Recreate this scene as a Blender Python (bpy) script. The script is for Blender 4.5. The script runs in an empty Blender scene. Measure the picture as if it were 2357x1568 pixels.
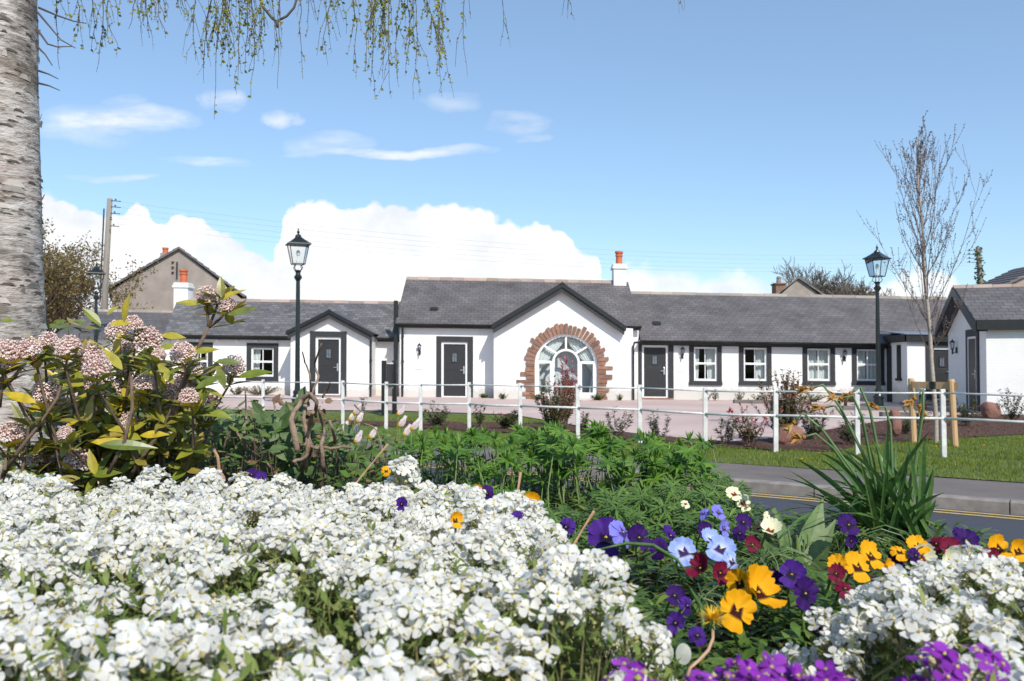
import bpy, bmesh, math, random
from mathutils import Vector, Matrix, noise
R=math.radians; PI=math.pi
rnd=random.Random(7)
sc=bpy.context.scene
COL=sc.collection
F=2000.0; CX=1178.5; HY=833.0; CZ=1.33
W={}
KA,KC=0.010,0.002
def V(*a): return Vector(a)
def wx(px,d): return (px-CX)*d/F
def wz(py,d): return CZ+(HY-py)*d/F
def at(px,py,d): return V(wx(px,d),d,wz(py,d))
def shz(x,z): return z-x*(KA+KC*z)
def bz(px,py,d):                      # height to author so that the sloping street puts it where the photo has it
    X=wx(px,d); return (wz(py,d)+KA*X)/(1-KC*X)
def smooth(a,b,t):
    t=max(0,min(1,(t-a)/(b-a))); return t*t*(3-2*t)
def gz(x,y): return -KA*x*smooth(18,27,y)
def uni(a,b): return rnd.uniform(a,b)

# ---------------------------------------------------------------- materials
def newmat(name):
    m=bpy.data.materials.new(name); m.use_nodes=True
    nt=m.node_tree; b=nt.nodes['Principled BSDF']
    return m,nt,b
def N(nt,t,**k):
    n=nt.nodes.new(t)
    for a,v in k.items(): setattr(n,a,v)
    return n
def L(nt,a,b): nt.links.new(a,b)
def rgb(c): return (c[0],c[1],c[2],1)
def mixc(nt,fac,a,b,mode='MIX'):
    n=N(nt,'ShaderNodeMix',data_type='RGBA',blend_type=mode)
    for s,v in ((n.inputs[0],fac),(n.inputs[6],a),(n.inputs[7],b)):
        if isinstance(v,(tuple,list)): s.default_value=rgb(v)
        elif isinstance(v,(int,float)): s.default_value=v
        else: L(nt,v,s)
    return n.outputs[2]
def coords(nt,scale=(1,1,1),kind='Object',rot=(0,0,0)):
    t=N(nt,'ShaderNodeTexCoord'); m=N(nt,'ShaderNodeMapping')
    m.inputs['Scale'].default_value=scale; m.inputs['Rotation'].default_value=rot
    L(nt,t.outputs[kind],m.inputs[0]); return m.outputs[0]
def noisen(nt,vec,scale,detail=4,rough=.55):
    n=N(nt,'ShaderNodeTexNoise'); n.inputs['Scale'].default_value=scale
    n.inputs['Detail'].default_value=detail; n.inputs['Roughness'].default_value=rough
    if vec is not None: L(nt,vec,n.inputs['Vector'])
    return n.outputs['Fac']
def ramp(nt,fac,stops,interp='LINEAR'):
    r=N(nt,'ShaderNodeValToRGB'); r.color_ramp.interpolation=interp
    el=r.color_ramp.elements
    while len(el)<len(stops): el.new(.5)
    for e,(p,c) in zip(el,stops):
        e.position=p; e.color=rgb(c) if isinstance(c,(tuple,list)) else (c,c,c,1)
    L(nt,fac,r.inputs[0]); return r.outputs[0]
def bump(nt,b,h,strength=.3,dist=.01):
    n=N(nt,'ShaderNodeBump'); n.inputs['Strength'].default_value=strength
    n.inputs['Distance'].default_value=dist
    L(nt,h,n.inputs['Height']); L(nt,n.outputs[0],b.inputs['Normal'])
def pm(name,c1,c2=None,scale=5,rough=.7,bs=0,bscale=None,bdist=.01,metal=0,spec=.5,stretch=(1,1,1),lo=.35,hi=.65,island=0):
    m,nt,b=newmat(name)
    b.inputs['Roughness'].default_value=rough; b.inputs['Metallic'].default_value=metal
    b.inputs['Specular IOR Level'].default_value=spec
    v=coords(nt,stretch)
    if c2 is None: c2=tuple(x*.85 for x in c1)
    f=noisen(nt,v,scale,6,.6)
    col=ramp(nt,f,[(lo,c1),(hi,c2)])
    if island:
        g=N(nt,'ShaderNodeNewGeometry')
        col=mixc(nt,1.0,col,ramp(nt,g.outputs['Random Per Island'],[(0,1-island),(1,1+island)]),'MULTIPLY')
    L(nt,col,b.inputs['Base Color'])
    if bs: bump(nt,b,noisen(nt,v,bscale or scale*4,5,.6),bs,bdist)
    return m
def leafmat(name,c1,c2,c3=None,rough=.45,trans=.3,tip=None,spec=.4):
    """leaf: colour varies per leaf (island), some light shines through"""
    m,nt,b=newmat(name)
    g=N(nt,'ShaderNodeNewGeometry')
    st=[(0,c1),(.6,c2)]+([(1,c3)] if c3 else [])
    col=ramp(nt,g.outputs['Random Per Island'],st)
    nf=noisen(nt,coords(nt),60,3)
    col=mixc(nt,1,col,ramp(nt,nf,[(.3,.75),(.7,1.2)]),'MULTIPLY')
    if tip:
        uv=N(nt,'ShaderNodeUVMap'); s=N(nt,'ShaderNodeSeparateXYZ'); L(nt,uv.outputs[0],s.inputs[0])
        col=mixc(nt,ramp(nt,s.outputs[0],[(tip[1],0.0),(tip[2],1.0)]),col,tip[0])
    L(nt,col,b.inputs['Base Color']); b.inputs['Roughness'].default_value=rough
    b.inputs['Specular IOR Level'].default_value=spec
    tr=N(nt,'ShaderNodeBsdfTranslucent'); L(nt,col,tr.inputs[0])
    mx=N(nt,'ShaderNodeMixShader'); mx.inputs[0].default_value=trans
    L(nt,b.outputs[0],mx.inputs[1]); L(nt,tr.outputs[0],mx.inputs[2])
    L(nt,mx.outputs[0],nt.nodes['Material Output'].inputs[0])
    return m
def slate(name,axis,c1,c2,c3,moss=None):
    m,nt,b=newmat(name)
    t=N(nt,'ShaderNodeTexCoord'); s=N(nt,'ShaderNodeSeparateXYZ'); L(nt,t.outputs['Object'],s.inputs[0])
    c=N(nt,'ShaderNodeCombineXYZ')
    mul=N(nt,'ShaderNodeMath',operation='MULTIPLY'); mul.inputs[1].default_value=1.8
    L(nt,s.outputs[2],mul.inputs[0])
    L(nt,s.outputs[0 if axis=='x' else 1],c.inputs[0]); L(nt,mul.outputs[0],c.inputs[1])
    br=N(nt,'ShaderNodeTexBrick'); L(nt,c.outputs[0],br.inputs[0])
    br.inputs['Scale'].default_value=1; br.inputs['Brick Width'].default_value=.26
    br.inputs['Row Height'].default_value=.17; br.inputs['Mortar Size'].default_value=.009
    br.inputs['Mortar Smooth'].default_value=.3; br.inputs['Bias'].default_value=0
    br.inputs['Color1'].default_value=(0,0,0,1); br.inputs['Color2'].default_value=(1,1,1,1)
    br.inputs['Mortar'].default_value=(.5,.5,.5,1)
    col=ramp(nt,br.outputs['Color'],[(0,c1),(.5,c2),(1,c3)])
    f=noisen(nt,t.outputs['Object'],1.1,6,.6)
    col=mixc(nt,1,col,ramp(nt,f,[(.3,(.72,.7,.7)),(.7,(1.3,1.28,1.3))]),'MULTIPLY')
    sp=noisen(nt,t.outputs['Object'],22,3,.6)
    col=mixc(nt,ramp(nt,sp,[(.66,0.0),(.74,.5)]),col,(.36,.34,.31))
    if moss:
        f2=noisen(nt,t.outputs['Object'],5,5,.7)
        col=mixc(nt,ramp(nt,f2,[(.5,0.0),(.75,.7)]),col,moss)
    col=mixc(nt,br.outputs['Fac'],col,(.035,.033,.035))
    L(nt,col,b.inputs['Base Color']); b.inputs['Roughness'].default_value=.62
    # each course steps down to the one below
    fr=N(nt,'ShaderNodeMath',operation='DIVIDE'); fr.inputs[1].default_value=.17; L(nt,mul.outputs[0],fr.inputs[0])
    fq=N(nt,'ShaderNodeMath',operation='FRACT'); L(nt,fr.outputs[0],fq.inputs[0])
    sub=N(nt,'ShaderNodeMath',operation='SUBTRACT'); L(nt,br.outputs['Color'],sub.inputs[0]); L(nt,fq.outputs[0],sub.inputs[1])
    bump(nt,b,sub.outputs[0],.55,.02)
    return m
def glassmat(name,tint=(.75,.8,.82),op=.25,refl=.8):
    m,nt,b=newmat(name)
    tr=N(nt,'ShaderNodeBsdfTransparent'); tr.inputs[0].default_value=rgb(tint)
    gl=N(nt,'ShaderNodeBsdfGlossy'); gl.inputs['Roughness'].default_value=.03
    fr=N(nt,'ShaderNodeLayerWeight'); fr.inputs[0].default_value=.16
    mx=N(nt,'ShaderNodeMixShader'); L(nt,fr.outputs['Fresnel'],mx.inputs[0]); L(nt,tr.outputs[0],mx.inputs[1]); L(nt,gl.outputs[0],mx.inputs[2])
    L(nt,mx.outputs[0],nt.nodes['Material Output'].inputs[0]); return m

MT={}
def wallmat():
    m,nt,b=newmat('white_render'); t=N(nt,'ShaderNodeTexCoord'); s=N(nt,'ShaderNodeSeparateXYZ'); L(nt,t.outputs['Object'],s.inputs[0])
    f=noisen(nt,t.outputs['Object'],.9,5); col=ramp(nt,f,[(.3,(.79,.785,.77)),(.7,(.745,.74,.725))])
    g=noisen(nt,coords(nt,(5,5,.5)),1,5,.7); col=mixc(nt,ramp(nt,g,[(.55,0.0),(.8,.3)]),col,(.55,.53,.49))     # rain streaks
    h=noisen(nt,t.outputs['Object'],6,5,.7); a=N(nt,'ShaderNodeMath',operation='MULTIPLY_ADD'); L(nt,h,a.inputs[0]); a.inputs[1].default_value=-.6; L(nt,s.outputs[2],a.inputs[2])
    col=mixc(nt,ramp(nt,a.outputs[0],[(0,.6),(.16,0.0)]),col,(.42,.38,.33))                                    # splash dirt at the foot
    L(nt,col,b.inputs['Base Color']); b.inputs['Roughness'].default_value=.85
    bump(nt,b,noisen(nt,t.outputs['Object'],22,5,.6),.3,.012); return m
MT['render']=wallmat()
def brickwhite():
    m,nt,b=newmat('painted_brick')
    t=N(nt,'ShaderNodeTexCoord'); s=N(nt,'ShaderNodeSeparateXYZ'); L(nt,t.outputs['Object'],s.inputs[0])
    c=N(nt,'ShaderNodeCombineXYZ'); ad=N(nt,'ShaderNodeMath',operation='ADD')
    L(nt,s.outputs[0],ad.inputs[0]); L(nt,s.outputs[1],ad.inputs[1]); L(nt,ad.outputs[0],c.inputs[0]); L(nt,s.outputs[2],c.inputs[1])
    br=N(nt,'ShaderNodeTexBrick'); L(nt,c.outputs[0],br.inputs[0])
    br.inputs['Scale'].default_value=1; br.inputs['Brick Width'].default_value=.225; br.inputs['Row Height'].default_value=.075
    br.inputs['Mortar Size'].default_value=.006; br.inputs['Mortar Smooth'].default_value=.6
    f=noisen(nt,t.outputs['Object'],2,5)
    L(nt,ramp(nt,f,[(.3,(.74,.73,.71)),(.7,(.80,.795,.78))]),b.inputs['Base Color']); b.inputs['Roughness'].default_value=.8
    inv=N(nt,'ShaderNodeMath',operation='SUBTRACT'); inv.inputs[0].default_value=1; L(nt,br.outputs['Fac'],inv.inputs[1])
    bump(nt,b,inv.outputs[0],.5,.006); return m
MT['brick']=brickwhite()
MT['black']=pm('black_paint',(.007,.008,.009),(.012,.013,.014),8,.42,.1,60)
MT['lampblack']=pm('lamp_black_gloss',(.008,.012,.014),(.014,.02,.022),8,.3)
MT['surround']=pm('charcoal_surround',(.02,.022,.026),(.027,.029,.033),4,.7,.2,40)
MT['door']=pm('grey_door',(.017,.0175,.019),(.022,.022,.024),6,.5)
MT['white']=pm('white_gloss',(.8,.8,.8),(.76,.76,.76),3,.35)
MT['whitemetal']=pm('white_painted_metal',(.66,.66,.64),(.52,.51,.49),9,.45,.1,40)
MT['glass']=glassmat('window_glass')
MT['lampglass']=glassmat('lamp_glass',(.9,.92,.92))
MT['curtain']=pm('cream_curtain',(.85,.85,.8),(.74,.74,.69),9,.9,.4,30,.02,stretch=(6,1,.3))
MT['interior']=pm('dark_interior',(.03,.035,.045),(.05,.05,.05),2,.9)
MT['slate']=slate('slate_purple','x',(.104,.095,.092),(.118,.108,.105),(.134,.122,.118))
MT['slateL']=slate('slate_weathered','x',(.09,.088,.09),(.125,.121,.121),(.175,.168,.162),moss=(.2,.19,.165))
MT['slateY']=slate('slate_gable','y',(.104,.095,.092),(.118,.108,.105),(.134,.122,.118))
MT['ridge']=pm('ridge_tile',(.36,.25,.2),(.27,.235,.21),3,.85,.4,30,island=.25)
MT['ridgegrey']=pm('ridge_tile_grey',(.30,.26,.22),(.25,.22,.2),4,.85,.4,30,island=.2)
MT['terracotta']=pm('terracotta',(.55,.14,.055),(.43,.1,.045),6,.75,.2,30)
MT['sandstone']=pm('red_sandstone',(.29,.155,.105),(.17,.095,.065),5,.9,.6,22,.02,island=.22)
MT['boulder']=pm('sandstone_boulder',(.27,.13,.1),(.19,.095,.075),6,.95,.7,14,.03)
MT['steel']=pm('brushed_steel',(.75,.75,.75),(.65,.65,.65),20,.3,metal=1)
MT['roughcast']=pm('roughcast',(.36,.31,.275),(.25,.215,.19),1.3,.95,.7,40,.03,lo=.3,hi=.7)
MT['lead']=pm('lead_roof',(.2,.24,.3),(.17,.2,.26),4,.4)
MT['pole']=pm('weathered_pole',(.27,.235,.2),(.2,.175,.15),3,.9,.4,20,stretch=(6,6,.6))
MT['stake']=pm('pale_timber',(.55,.36,.19),(.46,.29,.15),4,.8,.3,20,stretch=(8,8,.7))
MT['sleeper']=pm('grey_sleeper',(.19,.17,.155),(.12,.105,.095),5,.9,.5,25,stretch=(1,6,6))
MT['soil']=pm('soil',(.05,.032,.02),(.085,.052,.032),14,.95,.9,60,.02)
MT['grassbase']=pm('grass_ground',(.062,.1,.016),(.125,.155,.03),2.2,.95,.6,60,.02,lo=.3,hi=.7)
MT['mulch']=pm('bark_mulch',(.05,.022,.014),(.12,.055,.035),18,.95,.9,40,.03)
MT['road']=pm('road_asphalt',(.035,.038,.05),(.065,.068,.082),90,.8,.5,160,.005)
MT['pavement']=pm('pavement_tarmac',(.125,.105,.094),(.165,.142,.128),1.6,.9,.5,130,.004)
MT['kerb']=pm('concrete_kerb',(.27,.245,.22),(.19,.17,.155),8,.9,.3,60,.004)
MT['yellow']=pm('yellow_paint',(.62,.42,.12),(.42,.31,.13),30,.8,.2,80)
def pavingmat():
    m,nt,b=newmat('pink_paving')
    v=coords(nt)
    f=noisen(nt,v,.35,6,.6)
    col=ramp(nt,f,[(.3,(.47,.35,.315)),(.7,(.57,.445,.405))])
    f3=noisen(nt,coords(nt,(.15,1.6,1)),1.0,4,.6)
    col=mixc(nt,ramp(nt,f3,[(.52,0.0),(.72,.55)]),col,(.31,.2,.18))
    f2=noisen(nt,v,150,2); col=mixc(nt,1,col,ramp(nt,f2,[(.3,.85),(.7,1.12)]),'MULTIPLY')
    L(nt,col,b.inputs['Base Color']); b.inputs['Roughness'].default_value=.9
    bump(nt,b,f2,.3,.004); return m
MT['paving']=pavingmat()
MT['daffstem']=pm('daffodil_stalk',(.07,.15,.05),(.12,.19,.06),20,.5)
def birchbark():
    m,nt,b=newmat('birch_bark')
    v=coords(nt,(1,1,1))
    # fine horizontal peel lines
    v2=coords(nt,(15,15,70)); l1=noisen(nt,v2,1,5,.6)
    v3=coords(nt,(16,16,60)); l2=noisen(nt,v3,1,4,.7)
    v4=coords(nt,(3,3,7)); p=noisen(nt,v4,1,6,.65)
    base=ramp(nt,l1,[(.3,(.27,.225,.2)),(.5,(.47,.42,.385)),(.72,(.62,.585,.55))])
    base=mixc(nt,ramp(nt,l2,[(.54,0.0),(.64,.9)]),base,(.09,.07,.055))
    # dark patches, grouped in bands
    base=mixc(nt,ramp(nt,p,[(.5,0.0),(.6,.85)]),base,(.10,.08,.065))
    w=noisen(nt,coords(nt,(.8,.8,4)),1,3,.5)
    base=mixc(nt,ramp(nt,w,[(.5,0.0),(.68,.45)]),base,(.3,.2,.14))
    L(nt,base,b.inputs['Base Color']); b.inputs['Roughness'].default_value=.8
    a=N(nt,'ShaderNodeMath',operation='ADD'); L(nt,l1,a.inputs[0]); L(nt,l2,a.inputs[1])
    bump(nt,b,a.outputs[0],.7,.012); return m
MT['birch']=birchbark()
MT['lenticel']=pm('bark_lenticel',(.07,.055,.045),(.12,.095,.08),30,.9)
MT['barkflake']=pm('bark_flake',(.5,.43,.38),(.62,.56,.5),30,.85,island=.3)
MT['twig']=pm('dark_twig',(.06,.05,.045),(.09,.07,.06),20,.7)
MT['bare']=pm('bare_branch',(.2,.16,.13),(.14,.11,.09),8,.8)
MT['youngbark']=pm('young_birch_bark',(.42,.36,.31),(.3,.24,.2),12,.7,.3,60,stretch=(1,1,4))
MT['youngtwig']=pm('young_birch_twig',(.09,.055,.05),(.14,.095,.08),12,.7)
MT['stem']=pm('brown_stem',(.17,.12,.085),(.1,.065,.045),30,.8,.3,80)
MT['deadstem']=pm('dead_stem',(.30,.22,.16),(.17,.11,.08),25,.85,.5,60)
MT['greenstem']=pm('green_stem',(.12,.19,.05),(.16,.22,.07),20,.6)
MT['birchleaf']=leafmat('birch_leaf',(.2,.24,.03),(.3,.31,.05),(.36,.3,.05),trans=.45)
MT['skimleaf']=leafmat('skimmia_leaf',(.14,.19,.025),(.34,.32,.035),(.55,.4,.03),rough=.28,trans=.25,spec=.6)
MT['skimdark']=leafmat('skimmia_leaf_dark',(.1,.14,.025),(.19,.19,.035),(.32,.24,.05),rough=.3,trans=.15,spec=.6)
MT['skimflower']=pm('skimmia_buds',(.6,.4,.36),(.68,.52,.46),60,.6,island=.3)
MT['skimstalk']=pm('skimmia_red_stalk',(.48,.24,.21),(.55,.3,.26),40,.6)
MT['lupin']=leafmat('lupin_leaf',(.06,.15,.02),(.11,.235,.028),(.18,.3,.04),trans=.35)
MT['geran']=leafmat('cut_leaf',(.07,.14,.03),(.11,.2,.04),(.16,.25,.06),trans=.3)
MT['heuch']=leafmat('mottled_leaf',(.06,.11,.035),(.11,.17,.06),(.2,.22,.09),trans=.2,rough=.55)
MT['heuchb']=leafmat('brown_leaf',(.13,.055,.035),(.2,.11,.06),(.24,.17,.1),trans=.2,rough=.6)
MT['weed']=leafmat('low_leaf',(.06,.13,.02),(.11,.19,.035),(.17,.25,.05),trans=.3)
MT['daff']=leafmat('daffodil_leaf',(.06,.14,.045),(.095,.19,.05),(.14,.23,.06),trans=.3,rough=.4)
MT['dry']=leafmat('withered_petal',(.42,.15,.02),(.5,.24,.05),(.4,.3,.12),trans=.3,rough=.7)
MT['arableaf']=leafmat('rockcress_leaf',(.11,.17,.03),(.17,.23,.05),(.3,.31,.1),trans=.35,rough=.6)
MT['arabstem']=leafmat('rockcress_stem',(.12,.16,.04),(.2,.2,.08),(.3,.24,.13),trans=.1)
MT['petal']=leafmat('white_petal',(.84,.83,.79),(.87,.86,.83),(.85,.83,.74),trans=.5,rough=.7,spec=.1)
MT['bud']=leafmat('flower_centre',(.55,.5,.1),(.6,.45,.06),(.45,.42,.12),trans=.15)
MT['calyx']=leafmat('calyx',(.42,.42,.14),(.5,.42,.22),(.36,.38,.1),trans=.25)
MT['purple']=leafmat('purple_petal',(.2,.02,.33),(.3,.04,.45),(.42,.1,.58),trans=.35,rough=.6,spec=.2)
MT['dandelion']=leafmat('dandelion_petal',(.75,.45,.01),(.8,.52,.015),(.7,.4,.01),trans=.3)
MT['tulip']=leafmat('tulip_petal',(.85,.5,.6),(.88,.74,.76),(.88,.8,.78),trans=.35,tip=((.8,.62,.1),.75,.0) if 0 else None)
MT['photred']=leafmat('photinia_red',(.42,.04,.07),(.55,.08,.12),(.3,.07,.05),trans=.3)
MT['photgreen']=leafmat('photinia_green',(.08,.11,.03),(.13,.13,.045),(.2,.12,.05),trans=.2)
MT['photbright']=leafmat('photinia_bronze',(.22,.07,.04),(.2,.12,.05),(.34,.07,.08),trans=.35)
MT['shrub']=leafmat('shrub_leaf',(.055,.08,.03),(.1,.12,.045),(.13,.1,.05),trans=.25)
MT['grass']=leafmat('grass_blade',(.11,.17,.015),(.18,.24,.025),(.25,.27,.05),trans=.35,rough=.6)
MT['bgleaf']=leafmat('far_tree_leaf',(.16,.115,.045),(.22,.16,.06),(.13,.12,.04),trans=.3)
MT['ivy']=leafmat('ivy_leaf',(.03,.05,.015),(.05,.08,.02),trans=.2)
MT['chip']=leafmat('bark_chip',(.06,.025,.015),(.13,.05,.03),(.22,.11,.07),trans=0,rough=.9)
MT['lunaria']=leafmat('papery_disc',(.62,.66,.58),(.7,.72,.66),trans=.5,rough=.4)
MT['hosta']=leafmat('broad_leaf',(.12,.2,.07),(.16,.24,.09),(.2,.26,.11),trans=.3)
MT['seed']=pm('seed_head',(.42,.25,.14),(.3,.17,.1),30,.9)
def pansymat(name,outer,inner,blotch,edge=None):
    """u = distance from the flower's centre, v = 1 on petals that carry the dark face"""
    m,nt,b=newmat(name)
    uv=N(nt,'ShaderNodeUVMap'); s=N(nt,'ShaderNodeSeparateXYZ'); L(nt,uv.outputs[0],s.inputs[0])
    nf=noisen(nt,coords(nt,(1,1,1)),90,3)
    ad=N(nt,'ShaderNodeMath',operation='MULTIPLY_ADD'); L(nt,nf,ad.inputs[0]); ad.inputs[1].default_value=.3; L(nt,s.outputs[0],ad.inputs[2])
    col=ramp(nt,ad.outputs[0],[(.2,inner),(.8,outer)])
    bl=ramp(nt,ad.outputs[0],[(.44,1.0),(.56,0.0)])
    mu=N(nt,'ShaderNodeMath',operation='MULTIPLY'); L(nt,bl,mu.inputs[0]); L(nt,s.outputs[1],mu.inputs[1])
    col=mixc(nt,mu.outputs[0],col,blotch)
    L(nt,col,b.inputs['Base Color']); b.inputs['Roughness'].default_value=.65; b.inputs['Specular IOR Level'].default_value=.15
    tr=N(nt,'ShaderNodeBsdfTranslucent'); L(nt,col,tr.inputs[0])
    mx=N(nt,'ShaderNodeMixShader'); mx.inputs[0].default_value=.25
    L(nt,b.outputs[0],mx.inputs[1]); L(nt,tr.outputs[0],mx.inputs[2]); L(nt,mx.outputs[0],nt.nodes['Material Output'].inputs[0])
    return m
PM={'purple':pansymat('pansy_purple',(.065,.018,.22),(.035,.008,.11),(.01,.003,.03)),
    'violet':pansymat('pansy_dark_violet',(.04,.008,.12),(.025,.006,.07),(.01,.003,.03)),
    'blue':pansymat('pansy_pale_blue',(.3,.4,.78),(.75,.78,.82),(.04,.02,.12)),
    'yellow':pansymat('pansy_yellow',(.78,.37,.006),(.82,.46,.015),(.05,.006,.006)),
    'maroon':pansymat('pansy_maroon',(.17,.008,.035),(.12,.006,.025),(.03,.003,.01)),
    'cream':pansymat('pansy_cream',(.8,.78,.55),(.78,.72,.35),(.16,.02,.02)),
    'lilac':pansymat('pansy_lilac',(.22,.22,.68),(.2,.15,.5),(.05,.03,.2))}

# ---------------------------------------------------------------- mesh builder
class MB:
    def __init__(s): s.v=[];s.f=[];s.m=[];s.uv={}
    def add(s,vs,fs,mi=0,uvs=None):
        o=len(s.v); s.v+= [tuple(p) for p in vs]
        if uvs:
            for i,u in enumerate(uvs): s.uv[o+i]=u
        for f in fs: s.f.append(tuple(o+i for i in f)); s.m.append(mi)
    def box(s,x0,x1,y0,y1,z0,z1,mi=0):
        s.add([(x0,y0,z0),(x1,y0,z0),(x1,y1,z0),(x0,y1,z0),(x0,y0,z1),(x1,y0,z1),(x1,y1,z1),(x0,y1,z1)],
              [(0,3,2,1),(4,5,6,7),(0,1,5,4),(1,2,6,5),(2,3,7,6),(3,0,4,7)],mi)
    def bevbox(s,x0,x1,y0,y1,z0,z1,b=.01,mi=0):
        bm=bmesh.new(); bmesh.ops.create_cube(bm,size=1)
        for v in bm.verts: v.co=V(x0+(x1-x0)*(v.co.x+.5),y0+(y1-y0)*(v.co.y+.5),z0+(z1-z0)*(v.co.z+.5))
        bmesh.ops.bevel(bm,geom=bm.edges[:],offset=b,segments=2,affect='EDGES',profile=.5)
        s.frombm(bm,mi)
    def frombm(s,bm,mi=0,mat=None):
        bm.verts.index_update()
        s.add([(mat@v.co if mat else v.co) for v in bm.verts],[[v.index for v in f.verts] for f in bm.faces],mi); bm.free()
    def prism(s,poly,y0,y1,mi=0):       # poly of (x,z), extruded in y
        n=len(poly); s.add([(x,y0,z) for x,z in poly]+[(x,y1,z) for x,z in poly],
            [tuple(range(n)),tuple(range(2*n-1,n-1,-1))]+[(i,i+n,(i+1)%n+n,(i+1)%n) for i in range(n)],mi)
    def prismx(s,poly,x0,x1,mi=0):      # poly of (y,z)
        n=len(poly); s.add([(x0,y,z) for y,z in poly]+[(x1,y,z) for y,z in poly],
            [tuple(range(n)),tuple(range(2*n-1,n-1,-1))]+[(i,i+n,(i+1)%n+n,(i+1)%n) for i in range(n)],mi)
    def tube(s,pts,rad,n=6,mi=0,cap=True):
        pts=[Vector(p) for p in pts]; k=len(pts)
        if not isinstance(rad,(list,tuple)): rad=[rad]*k
        vs=[];fs=[]
        t0=(pts[1]-pts[0]).normalized(); a=t0.orthogonal().normalized()
        for i,p in enumerate(pts):
            t=(pts[min(i+1,k-1)]-pts[max(i-1,0)])
            t=t.normalized() if t.length>1e-9 else t0
            a=(a-t*a.dot(t)); a=a.normalized() if a.length>1e-6 else t.orthogonal().normalized()
            b=t.cross(a)
            for j in range(n):
                th=2*PI*j/n; vs.append(p+(a*math.cos(th)+b*math.sin(th))*rad[i])
        for i in range(k-1):
            for j in range(n): fs.append((i*n+j,i*n+(j+1)%n,(i+1)*n+(j+1)%n,(i+1)*n+j))
        if cap: fs.append(tuple(range(n-1,-1,-1))); fs.append(tuple((k-1)*n+j for j in range(n)))
        s.add(vs,fs,mi)
    def lathe(s,prof,c=(0,0,0),n=16,mi=0,rot=0,sx=1,sy=1):
        vs=[];fs=[];k=len(prof)
        for r,z in prof:
            for j in range(n):
                th=2*PI*j/n+rot; vs.append((c[0]+r*math.cos(th)*sx,c[1]+r*math.sin(th)*sy,c[2]+z))
        for i in range(k-1):
            for j in range(n): fs.append((i*n+j,i*n+(j+1)%n,(i+1)*n+(j+1)%n,(i+1)*n+j))
        fs.append(tuple(range(n-1,-1,-1))); fs.append(tuple((k-1)*n+j for j in range(n)))
        s.add(vs,fs,mi)
    def leaf(s,p,d,nrm,Ln,Wd,curl=0,fold=0,seg=4,mi=0,shape=.8,cheap=False,stalk=0,twist=0,v=0):
        p=Vector(p); d=Vector(d).normalized(); nrm=Vector(nrm); nrm=(nrm-d*nrm.dot(d))
        nrm=nrm.normalized() if nrm.length>1e-6 else d.orthogonal().normalized()
        sd=d.cross(nrm); vs=[];uv=[]
        for i in range(seg+1):
            t=i/seg
            w=Wd*.5*max(.04,math.sin(PI*min(1,max(0,t))**shape))
            if i==0: w=Wd*.5*(.12 if stalk==0 else stalk)
            if i==seg: w=Wd*.03
            c=p+d*(Ln*t)+nrm*(curl*Ln*t*t)
            s2=sd if not twist else (sd*math.cos(twist*t)+nrm*math.sin(twist*t))
            if cheap: vs+=[c-s2*w,c+s2*w]; uv+=[(t,v)]*2
            else: vs+=[c-s2*w+nrm*fold*w,c,c+s2*w+nrm*fold*w]; uv+=[(t,v)]*3
        q=2 if cheap else 3; fs=[]
        for i in range(seg):
            for j in range(q-1): fs.append((i*q+j,i*q+j+1,(i+1)*q+j+1,(i+1)*q+j))
        s.add(vs,fs,mi,uv)
    def blob(s,c,r,mi=0,sub=1,jit=0,sc=(1,1,1)):
        bm=bmesh.new(); bmesh.ops.create_icosphere(bm,subdivisions=sub,radius=1)
        for v in bm.verts:
            k=1+uni(-jit,jit); v.co=V(c[0]+v.co.x*r*sc[0]*k,c[1]+v.co.y*r*sc[1]*k,c[2]+v.co.z*r*sc[2]*k)
        s.frombm(bm,mi)
    def oct(s,c,r,mi=0,d=None):
        c=Vector(c); s.add([c+V(r,0,0),c+V(0,r,0),c-V(r,0,0),c-V(0,r,0),c+V(0,0,r),c-V(0,0,r)],
            [(0,1,4),(1,2,4),(2,3,4),(3,0,4),(1,0,5),(2,1,5),(3,2,5),(0,3,5)],mi)
    def merge(s,o,mat,mo=0):
        off=len(s.v); s.v+=[tuple(mat@Vector(p)) for p in o.v]
        for k,u in o.uv.items(): s.uv[off+k]=u
        s.f+=[tuple(off+i for i in f) for f in o.f]; s.m+=[m+mo for m in o.m]
    def wallface(s,outer,holes,y,depth=.14,mi=0,bk=None):
        bm=bmesh.new(); ed=[]
        for lp in [outer]+holes:
            vv=[bm.verts.new((x,y,z)) for x,z in lp]
            for i in range(len(vv)): ed.append(bm.edges.new((vv[i],vv[(i+1)%len(vv)])))
        bmesh.ops.triangle_fill(bm,use_beauty=True,use_dissolve=False,edges=ed)
        s.frombm(bm,mi)
        for lp in holes:
            n=len(lp)
            s.add([(x,y,z) for x,z in lp]+[(x,y+depth,z) for x,z in lp],[(i,i+n,(i+1)%n+n,(i+1)%n) for i in range(n)],mi)
    def mesh(s,name,mats,smooth=False):
        me=bpy.data.meshes.new(name); me.from_pydata(s.v,[],s.f)
        for mt in mats: me.materials.append(mt)
        me.polygons.foreach_set('material_index',s.m)
        if smooth: me.polygons.foreach_set('use_smooth',[True]*len(s.f))
        if s.uv:
            ul=me.uv_layers.new(name='UVMap'); buf=[0.0]*(2*len(me.loops))
            for i,lp in enumerate(me.loops):
                u=s.uv.get(lp.vertex_index,(0,0)); buf[2*i]=u[0]; buf[2*i+1]=u[1]
            ul.data.foreach_set('uv',buf)
        me.update(); return me
def tag(o,label=None,cat=None,group=None,kind=None):
    if label: o['label']=label
    if cat: o['category']=cat
    if group: o['group']=group
    if kind: o['kind']=kind
    return o
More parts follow.
